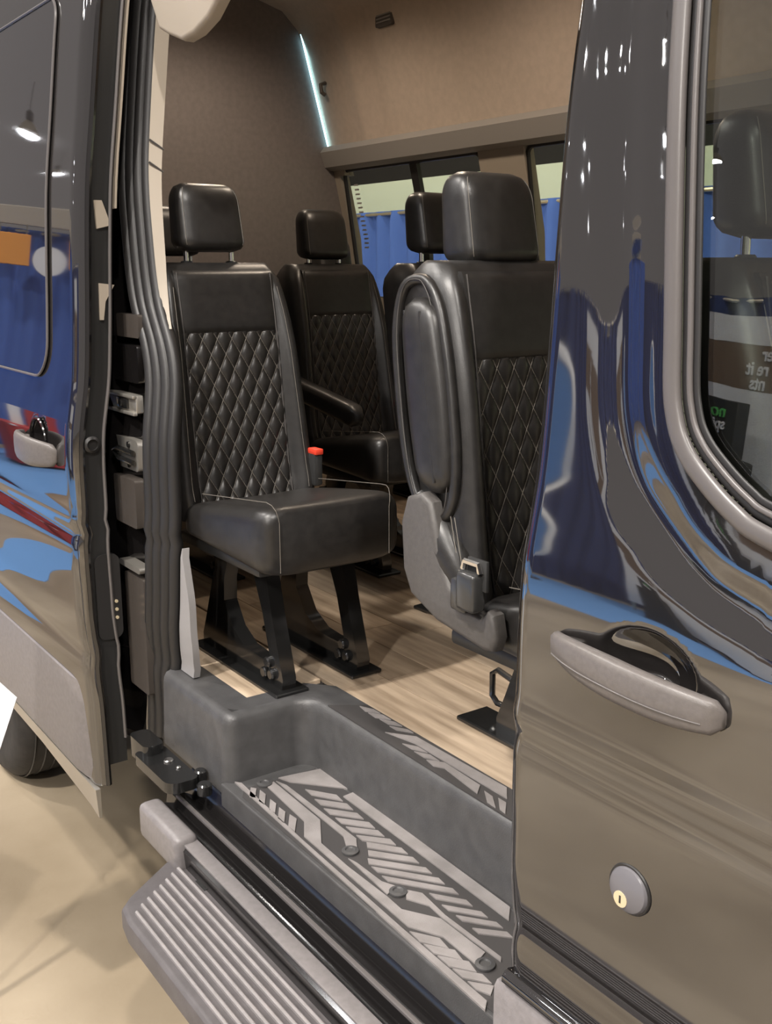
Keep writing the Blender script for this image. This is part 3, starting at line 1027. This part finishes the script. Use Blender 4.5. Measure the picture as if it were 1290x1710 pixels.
def cushion_mesh():
    rings = []
    hw = .213
    n = 30
    for i in range(n + 1):
        t = i / n
        x = lerp(-.30, .165, t)
        e = max(0., (t - .86) / .14)
        e2 = max(0., (.08 - t) / .08)
        k = math.sqrt(max(0., 1 - e * e)) * math.sqrt(max(0., 1 - (e2 * .8) ** 2))
        zt = lerp(.485, .562, t ** .8)
        zb = lerp(.40, .372, t)
        zc = (zt + zb) / 2
        hh = (zt - zb) / 2 * (.78 + .22 * k)
        w = hw * (.86 + .14 * k)
        sec = []
        for q in range(44):
            a = 2 * math.pi * q / 44
            ca, sa = math.cos(a), math.sin(a)
            y = w * abs(ca) ** .34 * (1 if ca > 0 else -1)
            z = zc + hh * abs(sa) ** .40 * (1 if sa > 0 else -1)
            if sa > 0:
                z += .012 * (abs(y) / w) ** 3 * abs(sa)
            sec.append((x, y, z))
        rings.append(sec)
    return MB().loft(rings)

def leg_mesh(y):
    # side frame of the seat: foot rail, leaning front strut, rear strut, rounded opening
    outer = [(.012, 0), (.018, .03), (-.035, .20), (-.075, .36), (-.16, .375), (-.26, .375), (-.34, .36), (-.385, .24), (-.44, .10), (-.47, .03), (-.47, 0), (-.23, 0)]
    inner = [(-.048, .062), (-.055, .09), (-.088, .20), (-.135, .30), (-.165, .318), (-.24, .318), (-.29, .30), (-.315, .24), (-.32, .17), (-.27, .10), (-.20, .065), (-.13, .060)]
    mb = MB()
    rings = []
    h = .021
    for (poly, yy, sc) in ((outer, y - h, 0), (outer, y + h, 0), (inner, y + h, 0), (inner, y - h, 0)):
        rings.append([(p[0], yy, p[1] + .012) for p in poly])
    mb.loft(rings, loop=True)
    return mb

def build_seat(name, label, loc, rz=0., armside=None, inner_arm=False, group=None, shield=False, buckle=True, headz=0., legs=((-.062, 0.), (.182, 0.))):
    t = thing(name, label, 'seat', loc, rz, group)
    back = obj('backrest', seat_mesh_back(), 'leather', t, sharp=70)
    obj('quilted_panel', quilt_mesh(), 'leather_quilt', back, sharp=80, label='diamond quilted black leather panel')
    obj('stitching', quilt_thread(), 'thread', back, sharp=None)
    # upper pad above the quilting
    mb = MB()
    G = []
    for i in range(15):
        y = lerp(-QW - .01, QW + .01, i / 14)
        row = []
        for j in range(15):
            z = lerp(.945, 1.125, j / 14)
            e = max(abs(j / 14 * 2 - 1) - .65, 0) / .35
            e2 = max(abs(i / 14 * 2 - 1) - .75, 0) / .25
            row.append((bk_front(z) + .013 * math.sqrt(max(0, 1 - e * e)) * (1 - .6 * e2 * e2), y, z))
        G.append(row)
    obj('upper_panel', mb.shell(G, (-.025, 0, 0)), 'leather', back, sharp=70)
    for s in (-1, 1):
        mb = MB()
        pts = [(front_at(s * (QW + .004), z) + .004, s * (QW + .002), z) for z in frange(.47, 1.12, 20)]
        obj('seam', mb.tube(pts, .0022, 5), 'inner_dark', back, sharp=None)
        if s == 1 or armside is None:
            w_ = .83
            pts = [(front_at(s * bk_half(z) * w_, z) - .0005, s * bk_half(z) * w_, z) for z in frange(.50, 1.08, 20)]
            obj('seam', MB().tube(pts, .0010, 4), 'thread', back, sharp=None)
    # headrest
    hm = head_mesh()
    hm.v = [(x, y, z + headz) for x, y, z in hm.v]
    hr = obj('headrest', hm, 'leather', t, sharp=70)
    for s in (-1, 1):
        for d in (0, .006):
            pts = []
            for k in frange(.10, .93, 26):
                p = head_pt(s, k)
                pts.append((p[0] - d * .9, p[1] + s * d * .35, p[2] + headz))
            obj('stitching', MB().tube(pts, .0010 if d == 0 else .0007, 4), 'thread', hr, sharp=None)
    z1 = 1.325
    a1, a2 = head_pt(-1, .86), head_pt(1, .86)
    obj('stitching', MB().tube([(a1[0] + .003 * math.sin(k * math.pi), lerp(a1[1], a2[1], k), a1[2] + headz + .006 * math.sin(k * math.pi)) for k in frange(.02, .98, 12)], .0009, 4), 'thread', hr, sharp=None)
    for s in (-1, 1):
        p = obj('headrest_post', MB().tube([(-.505, s * .072, 1.10), (-.507, s * .072, 1.19 + headz)], .0075, 10), 'chrome', t)
        obj('post_collar', MB().cyl((-.505, s * .072, 1.142), (0, 0, 1), .017, .010, 16, bev=.003), 'black_plastic', p)
    # cushion with its seams
    cu = obj('cushion', cushion_mesh(), 'leather', t, sharp=70)
    for s in (-1, 1):
        for d in (0., .010):
            pts = [(.1658, s * .165, lerp(.395, .522, k / 6)) for k in range(7)] + [(.1645, s * .168, .538), (.160, s * .171, .553), (.148, s * .176, .566), (.13, s * .181, .571)]
            pts += [(lerp(.10, -.22, k / 6), s * (.186 + d), lerp(.5645, .528, k / 6) + .004) for k in range(7)]
            if d == 0.:
                obj('stitching', MB().tube(pts, .0011, 4), 'thread', cu, sharp=None)
    # legs
    for ly, lx in legs:
        lm_ = leg_mesh(ly)
        lm_.v = [(x + lx, y, z) for x, y, z in lm_.v]
        lg = obj('leg', lm_, 'black_metal', t, sharp=35)
        obj('foot_plate', MB().box(-.49 + lx - (.1 if lx else 0), .035 + lx, ly - .052, ly + .052, 0, .012, .003, 1), 'black_metal', lg, sharp=35)
        mb = MB()
        mb.tube([(.005 + lx, ly - .016, .06), (-.039 + lx, ly - .016, .20), (-.076 + lx, ly - .016, .34)], .0035, 5)
        obj('edge_bead', mb, 'seal_grey', lg)
        mb = MB()
        for (bx, bz_) in ((-.055, .075), (-.035, .045), (-.075, .040)):
            mb.cyl((bx + lx, ly - .021, bz_), (0, -1, 0), .016, .012, 14, bev=.004)
        obj('bolt', mb, 'black_metal', lg, sharp=35)
        obj('hook', MB().box(.0 + lx, .03 + lx, ly - .012, ly + .012, .35, .40, .004, 1), 'black_plastic', lg, sharp=35)
    obj('seat_pan', MB().box(-.42, .06, -.17, .19, .355, .39, .01), 'black_plastic', t)
    if buckle:
        b = obj('seat_belt_buckle', MB().box(-.30, -.255, .195, .225, .50, .60, .008), 'buckle', t)
        obj('buckle_button', MB().box(-.297, -.250, .196, .224, .594, .612, .004), 'buckle_red', b, label='red release button')
    if armside is not None:
        s = armside
        # folded-up armrest lying in a recess on the side of the backrest
        mb = MB()
        rings = []
        for i in range(21):
            q = i / 20
            z = lerp(.695, 1.075, q)
            xc = lerp(-.395, -.480, q)
            e = max(abs(q * 2 - 1) - .74, 0) / .26
            k = math.sqrt(max(0, 1 - e * e * .98))
            wx = (.052 + .012 * math.sin(q * math.pi)) * (.25 + .75 * k)
            th = .030 * (.3 + .7 * k)
            yc = s * (bk_half(z) + .004)
            rings.append([(xc + wx * abs(math.cos(a)) ** .7 * (1 if math.cos(a) > 0 else -1), yc + th * abs(math.sin(a)) ** .8 * (1 if math.sin(a) > 0 else -1), z) for a in [2 * math.pi * j / 20 for j in range(20)]])
        ar = obj('armrest', mb.loft(rings), 'leather', t, sharp=70, label='folded armrest pad')
        pts = [(lerp(-.395, -.480, q) - .040 + .006 * math.sin(q * math.pi), s * (bk_half(lerp(.695, 1.075, q)) + .024 + .004 * math.sin(q * math.pi)), lerp(.695, 1.075, q)) for q in frange(.12, .93, 18)]
        obj('piping', MB().tube(pts, .0028, 6), 'leather', ar)
        pts = [(lerp(-.395, -.480, q) + .020, s * (bk_half(lerp(.695, 1.075, q)) + .031), lerp(.695, 1.075, q)) for q in frange(.06, .93, 18)]
        obj('piping', MB().tube(pts, .0028, 6), 'leather', ar)
        # rim round the recess
        rim = []
        for a in frange(0, 2 * math.pi, 61)[:-1]:
            cz = .875 + .235 * abs(math.sin(a)) ** .75 * (1 if math.sin(a) > 0 else -1)
            xc = lerp(-.405, -.505, (cz - .64) / .47)
            rim.append((xc + .085 * abs(math.cos(a)) ** .75 * (1 if math.cos(a) > 0 else -1), s * (bk_half(cz) + .002), cz))
        obj('recess_rim', MB().tube(rim, .012, 8, closed=True), 'leather', back, sharp=70)
        rim2 = []
        for (x, y, z) in rim:
            xc = lerp(-.405, -.505, (z - .64) / .47)
            rim2.append((xc + (x - xc) * .84, y + s * .012, z))
        obj('stitching', MB().tube(rim2, .0012, 4, closed=True), 'inner_dark', back, sharp=None)
        # two seams of the lower side below the recess
        for d in (0, .012):
            obj('stitching', MB().tube([(-.345 + .05 * q + d, s * (bk_half(.62) + .012 + .006 * q), lerp(.655, .50, q)) for q in frange(0, 1, 8)], .0012, 4), 'thread', back, sharp=None)
        obj('side_roll', MB().tube([(-.47, s * .205, .665), (-.40, s * .214, .62), (-.345, s * .214, .56), (-.315, s * .21, .50)], [.03, .04, .042, .03], 12), 'leather', back, sharp=70)
    if shield:
        s = armside or -1
        mb = MB()
        poly = [(px_ + .035, pz2 + .022) for px_, pz2 in [(-.50, .655), (-.52, .60), (-.512, .50), (-.485, .45), (-.40, .415), (-.25, .395), (-.225, .40), (-.215, .43), (-.225, .472), (-.245, .478), (-.26, .458), (-.315, .470), (-.36, .50), (-.395, .58), (-.42, .655), (-.45, .672)]]
        bm = bmesh.new()
        y0 = s * .225
        f = bm.faces.new([bm.verts.new((x, y0, z)) for x, z in poly])
        r = bmesh.ops.extrude_face_region(bm, geom=[f])
        bmesh.ops.translate(bm, verts=[v for v in r['geom'] if isinstance(v, bmesh.types.BMVert)], vec=(0, -s * .03 + s * .06, 0))
        bmesh.ops.recalc_face_normals(bm, faces=bm.faces[:])
        oy = y0 + s * .03
        bmesh.ops.bevel(bm, geom=[e for e in bm.edges if abs(e.verts[0].co.y - oy) < 1e-4 and abs(e.verts[1].co.y - oy) < 1e-4], offset=.012, segments=3, affect='EDGES', profile=.5)
        sh = obj('side_shield', mb.bm(bm), 'shield', t, sharp=40, label='grey plastic side shield')
        mb = MB()
        bt = obj('seat_belt_buckle', mb.box(-.262, -.207, s * .272 - .018, s * .272 + .018, .498, .575, .010, 3), 'buckle', t, label='black belt buckle')
        obj('buckle_tongue', MB().tube([(-.257, s * .272, .576), (-.252, s * .272, .592), (-.212, s * .272, .592), (-.207, s * .272, .576)], .006, 6), 'chrome', bt)
        obj('belt_stalk', MB().box(-.297, -.247, s * .262 - .012, s * .262 + .012, .485, .55, .008), 'buckle', bt)
        obj('belt_webbing', MB().box(-.252, -.197, s * .262 - .004, s * .262 + .004, .54, .60, .002), 'belt', bt)
    if inner_arm:
        # armrest folded down, reaching forward beside the cushion
        mb = MB()
        rings = []
        for i in range(15):
            q = i / 14
            x = lerp(-.40, .10, q)
            e = max(abs(q * 2 - 1) - .8, 0) / .2
            k = math.sqrt(max(0, 1 - e * e * .9))
            zc = lerp(.70, .62, q)
            rings.append([(x, -.235 + .035 * k * abs(math.cos(a)) ** .6 * (1 if math.cos(a) > 0 else -1), zc + .040 * k * abs(math.sin(a)) ** .7 * (1 if math.sin(a) > 0 else -1)) for a in [2 * math.pi * j / 18 for j in range(18)]])
        obj('armrest', mb.loft(rings), 'leather', t, sharp=70, label='armrest folded down')
    return t

ZF = .9588
seatL = build_seat('passenger_seat', 'black quilted leather seat behind the step, nearest to the door seal', (-2.35, 1.395, ZF), headz=.012, group='passenger seats in the van')
seatR = build_seat('passenger_seat', 'black quilted seat with folded armrest and grey side shield beside the front door', (-1.22, 1.50, ZF), armside=-1, shield=True, buckle=False, headz=-.03, legs=((.15, -.13),), group='passenger seats in the van')
seatM = build_seat('passenger_seat', 'shadowed black seat with its armrest folded down, seen between the two nearer seats', (-3.12, 2.27, ZF), inner_arm=True, group='passenger seats in the van')
seatN = dup(seatL, (-2.25, 2.21, ZF), .10, 'black seat whose headrest stands out against the blue drape in the far window', 'passenger seats in the van')
seatO = dup(seatL, (-1.37, 2.04, ZF), 0, 'black seat mostly hidden by the door pillar, only its shoulder showing', 'passenger seats in the van')
seatP = dup(seatL, (-3.40, 1.755, ZF), 0, 'black seat at the left, half hidden by the nearer seat and cream pillar trim', 'passenger seats in the van')
seatQ = dup(seatL, (-.54, 1.50, ZF), 0, 'front passenger seat seen through the side window', 'passenger seats in the van')
seatS = build_seat('passenger_seat', 'black rear seat with a low headrest just left of the blue drape', (-4.12, 2.95, ZF), headz=-.07, group='passenger seats in the van')
for st in (seatM, seatN, seatO, seatP, seatQ):
    st['category'] = 'seat'
# release loop standing behind the foot of the seat beside the front door
lp_ = obj('release_bracket', MB().box(-.60, -.545, .172, .196, .0, .13, .006), 'black_metal', seatR)
obj('release_loop', MB().tube([(-.57, .184, .12), (-.66, .184, .135), (-.68, .184, .12), (-.68, .184, .06), (-.66, .184, .045), (-.57, .184, .05)], .008, 8), 'black_metal', lp_)
# ================================================================== the hall round the van
# pale wall beyond the van and the blue drape in front of it
tag(obj('wall_back', MB().box(-24, 8, 8.0, 8.2, 0, 3.15), 'hall_pale', sharp=None), 'pale green hall wall seen through the far windows', None, None, 'structure')
tag(obj('wall_far', MB().box(-60, 18, 13.5, 13.7, 0, 14), 'hall_dark', sharp=None), 'dark upper wall at the far end of the hall', None, None, 'structure')
def drape(name, label, A, B, h, m, amp=.05, per=.34, group=None):
    A, B = Vector((A[0], A[1], 0)), Vector((B[0], B[1], 0))
    L = (B - A).length
    n = int(L / .055)
    G = []
    for i in range(n + 1):
        x = lerp(-L / 2, L / 2, i / n)
        row = []
        for z in (.02, h * .5, h - .12, h):
            a = amp * (1 if z < h - .1 else .35)
            row.append((x, a * math.sin(x / per * 2 * math.pi) + .4 * a * math.sin(x * 7.3), z))
        G.append(row)
    C_ = (A + B) / 2
    t = thing(name, label, 'drape', C_, math.atan2(B.y - A.y, B.x - A.x), group)
    obj('curtain', MB().shell(G, (0, .012, 0)), m, t, sharp=60)
    obj('rail', MB().tube([(-L / 2, 0, h - .03), (L / 2, 0, h - .03)], .02, 8), 'alu', t)
    for x in (-L / 2, L / 2):
        p = obj('post', MB().tube([(x, 0, .0), (x, 0, h + .03)], .022, 8), 'alu', t)
        obj('base', MB().box(x - .2, x + .2, -.2, .2, 0, .012), 'alu', p, sharp=None)
    return t
drape('booth_drape', 'bright blue pipe and drape curtain beyond the van', (-14.5, 7.6), (-4.0, 7.3), 2.75, 'drape_blue')
# booths on the other side of the aisle, seen only as reflections in the paint and glass
drape('booth_drape', 'navy blue drape across the aisle mirrored in the front door', (-16.0, -7.3), (-3.0, -7.3), 2.78, 'drape_navy')
def carpet(label, poly):
    tag(obj('carpet', MB().prism(poly, 'z', .0, .003), 'carpet_blue', sharp=None), label, 'carpet')
carpet('light blue aisle carpet mirrored along the crease of the front door', [(-12.5, -7.05), (1, -7.05), (1, -4.3), (-12.5, -4.3)])
carpet('light blue carpet mirrored in the sliding door under its handle', [(-12.85, -3.6), (-9.4, -3.6), (-9.4, .6), (-12.85, .6)])
carpet('narrow light blue carpet mirrored low in the sliding door', [(-8.2, -3.4), (-7.2, -3.4), (-6.9, 1.0), (-8.0, 1.0)])

def text_mesh(body, size, bold=0.):
    cu = bpy.data.curves.new('txt', 'FONT')
    cu.body = body
    cu.size = size
    cu.extrude = .004
    cu.offset = bold
    cu.align_x = 'RIGHT'
    o = bpy.data.objects.new('txt', cu)
    COL.objects.link(o)
    dg = bpy.context.evaluated_depsgraph_get()
    me = bpy.data.meshes.new_from_object(o.evaluated_get(dg))
    bpy.data.objects.remove(o)
    return me
def lettering(name, body, size, m, parent, x, y, z, bold=0.):
    me = text_mesh(body, size, bold)
    me.materials.clear()
    me.materials.append(MATS[m])
    o = bpy.data.objects.new(name, me)
    COL.objects.link(o)
    o.parent = parent
    o.location = (x, y, z)
    o.rotation_euler = (math.pi / 2, 0, math.pi)      # reads from the +y side
    return o
pz_ = thing('display_banner', 'booth banner with white lettering mirrored in the front side window', 'banner', (-6.2, -6.7, .003))
obj('panel', MB().box(-1.1, 1.6, -.02, 0, 1.95, 2.32, 0), 'brown_print', pz_, sharp=None)
obj('header', MB().box(-1.1, 1.6, -.02, .002, 2.32, 2.56, 0), 'white_panel', pz_, sharp=None)
obj('footer', MB().box(-1.1, 1.6, -.02, .001, .25, 1.95, 0), 'white_panel', pz_, sharp=None)
for x in (-1.05, 1.55):
    obj('leg', MB().tube([(x, -.03, 0), (x, -.03, 2.5)], .02, 8), 'alu', pz_)
lettering('lettering', 'er', .155, 'white_panel', pz_, -.10, .004, 2.20, .003)
lettering('lettering', 're it', .155, 'white_panel', pz_, -.26, .004, 2.08, .003)
lettering('lettering', 'nts', .155, 'white_panel', pz_, -.20, .004, 1.965, .003)
bx = thing('product_box', 'black carton with green and white lettering mirrored in the side window', 'box', (-6.35, -6.2, .003))
obj('carton', MB().box(-.22, .22, -.2, 0, 1.40, 1.84, .006, 1), 'dark_panel', bx)
obj('plinth', MB().box(-.30, .30, -.28, .06, 0, 1.40, .01, 1), 'dark_panel', bx)
lettering('lettering', 'no', .14, 'green_ink', bx, -.06, .004, 1.70, .003)
lettering('lettering', 'spill', .13, 'white_panel', bx, -.10, .004, 1.60, .003)
# round blue booth sign
rs = thing('round_sign', 'round light blue booth sign with a grey rim mirrored in the door pillar', 'sign', (-8.6, -6.2, .003))
obj('face', MB().cyl((0, 0, 1.62), (0, 1, 0), .50, .05, 40), 'carpet_blue', rs)
obj('rim', MB().tube([(.52 * math.cos(a), .02, 1.62 + .52 * math.sin(a)) for a in frange(0, 2 * math.pi, 41)[:-1]], .05, 8, closed=True), 'white_panel', rs)
obj('pole', MB().tube([(0, -.03, 0), (0, -.03, 1.6)], .03, 8), 'alu', rs)
obj('base', MB().cyl((0, 0, 0), (0, 0, 1), .3, .02, 24), 'alu', rs)

# booth down the aisle, mirrored in the sliding door's window
drape('booth_drape', 'mid blue drape at the end of the aisle mirrored in the sliding door window', (-13.2, -.2), (-13.2, -6.5), 2.95, 'drape_blue')
bb = thing('booth_header', 'cream header board over the booth mirrored in the sliding door window', 'board', (-12.98, -2.4, 0))
obj('board', MB().box(0, .05, -2.2, 1.8, 2.98, 3.28, .01, 1), 'cream', bb)
for y in (-2.1, 1.7):
    obj('leg', MB().tube([(.0, y, 0), (.0, y, 3.2)], .03, 8), 'alu', bb)
for (y0, lab) in ((-1.72, 'left'), (-2.62, 'right')):
    sg = thing('hanging_sign', 'orange booth sign, the %s one of two mirrored in the sliding door window' % ('nearer' if lab == 'left' else 'farther'), 'sign', (-12.9, y0, 0))
    obj('panel', MB().box(0, .03, -.2, .22, 2.46, 2.86, .008, 1), 'orange', sg)
    for y in (-.15, .17):
        obj('hanger', MB().tube([(.01, y, 2.85), (.01, y, 3.0)], .008, 6), 'alu', sg)
ds = thing('round_sign', 'white round sign on blue drape mirrored in the sliding door window', 'sign', (-12.88, -2.15, 0))
obj('face', MB().cyl((0, 0, 2.55), (1, 0, 0), .20, .03, 32), 'white_panel', ds)
obj('hanger', MB().tube([(.01, 0, 2.72), (.01, 0, 2.95)], .008, 6), 'alu', ds)
for i, (x, y, w) in enumerate(((-11.6, -1.75, .42), (-11.9, -2.75, .40))):  # tables added in place of the red vehicles mirrored in the window
    tb = thing('booth_table', ['table under a red cloth mirrored low in the sliding door window', 'second table under a red cloth farther down the aisle'][i], 'table', (x, y, 0))
    G = []
    for k in range(41):
        a = 2 * math.pi * k / 40
        def sq(v): return abs(v) ** .5 * (1 if v > 0 else -1)
        row = []
        for z, s in ((.86, .001), (.86, .96), (.85, 1.), (.5, 1.03), (.05, 1.08)):
            f = 1 + (.03 * math.sin(a * 12) if z < .6 else 0)
            row.append((.38 * s * f * sq(math.cos(a)), w * s * f * sq(math.sin(a)), z))
        G.append(row)
    mb = MB().shell(G, (0, 0, -.004))
    obj('table_cloth', mb, 'red_cloth', tb, sharp=50)
    obj('table_top', MB().box(-.34, .34, -w * .9, w * .9, .82, .852), 'white_panel', tb, sharp=None)
    for q in (-.22, .0, .2):
        o = obj('display_stand', MB().prism([(-.05 + q * .2, .86), (.02, .86), (.02, 1.45), (-.01, 1.45)], 'y', q - .07, q + .07), 'red_cloth' if q < .1 else 'white_panel', tb, sharp=None)

# show card on a stand at the left
scd = thing('show_card', 'white printed show card on a stand at the left edge', 'card', (-2.9, .60, 0), 0)
obj('card', MB().add([(0.262, 0.091, 1.0), (-0.02, -0.175, 1.331), (-0.022, -0.304, 1.016), (0.261, -0.038, 0.685), (0.259, 0.093, 0.999), (-0.024, -0.173, 1.33), (-0.026, -0.302, 1.015), (0.257, -0.036, 0.685)], [(0, 1, 2, 3), (7, 6, 5, 4), (0, 4, 5, 1), (1, 5, 6, 2), (2, 6, 7, 3), (3, 7, 4, 0)]), 'card', scd, sharp=None)
obj('printed_line', MB().tube([(0.236, 0.045, 0.987), (0.042, -0.138, 1.214)], .003, 5), 'card_ink', scd)
obj('pole', MB().tube([(0.095, -0.110, 0), (0.095, -0.110, 1.037)], .012, 8), 'alu', scd)
obj('base', MB().cyl((0.095, -0.110, 0), (0, 0, 1), .10, .012, 24), 'alu', scd)
# ---- high-bay lamps hanging in the hall
def high_bay(x, y, z, w, label):
    K = 1.5
    t = thing('high_bay_lamp', label, 'lamp', (x, y, z), 0, 'high bay lamps over the show floor')
    obj('reflector', MB().lathe((0, 0, 0), (0, 0, 1), [(.30, -.02), (.32, 0), (.24, .16), (.12, .30), (.08, .34), (.07, .34), (.11, .29), (.22, .16), (.29, 0)], 28), 'alu', t)
    obj('housing', MB().lathe((0, 0, .33), (0, 0, 1), [(.09, 0), (.11, .04), (.11, .22), (.05, .28), (.012, .30), (.012, 1.2)], 20), 'band_grey', t)
    obj('lens', MB().lathe((0, 0, .0), (0, 0, 1), [(.28, .01), (.28, -.03), (.25, -.08), (.14, -.125), (.001, -.14)], 28), 'lamp_glow', t)
    for c in t.children:
        c.scale = (K, K, K)
    if not w:
        return t
    ld = bpy.data.lights.new('lamp_light', 'SPOT')
    ld.energy = w * LAMP_K
    ld.color = (1, .93, .84)
    ld.spot_size = math.radians(150)
    ld.spot_blend = .5
    ld.shadow_soft_size = .18
    lo = bpy.data.objects.new('lamp_light', ld)
    COL.objects.link(lo)
    lo.location = (0, 0, -.42)
    lo.parent = t
    return t
for i, (x, y, z, w) in enumerate(LAMPS):
    high_bay(x, y, z, w, 'domed high bay lamp hanging over the show floor')
for x in (-17.0, -11.5, -6.0, -.5):
    for y in (-22.0, -15.5, -9.0):
        high_bay(x, y, 13.5, 0, 'domed high bay lamp hanging over the show floor')
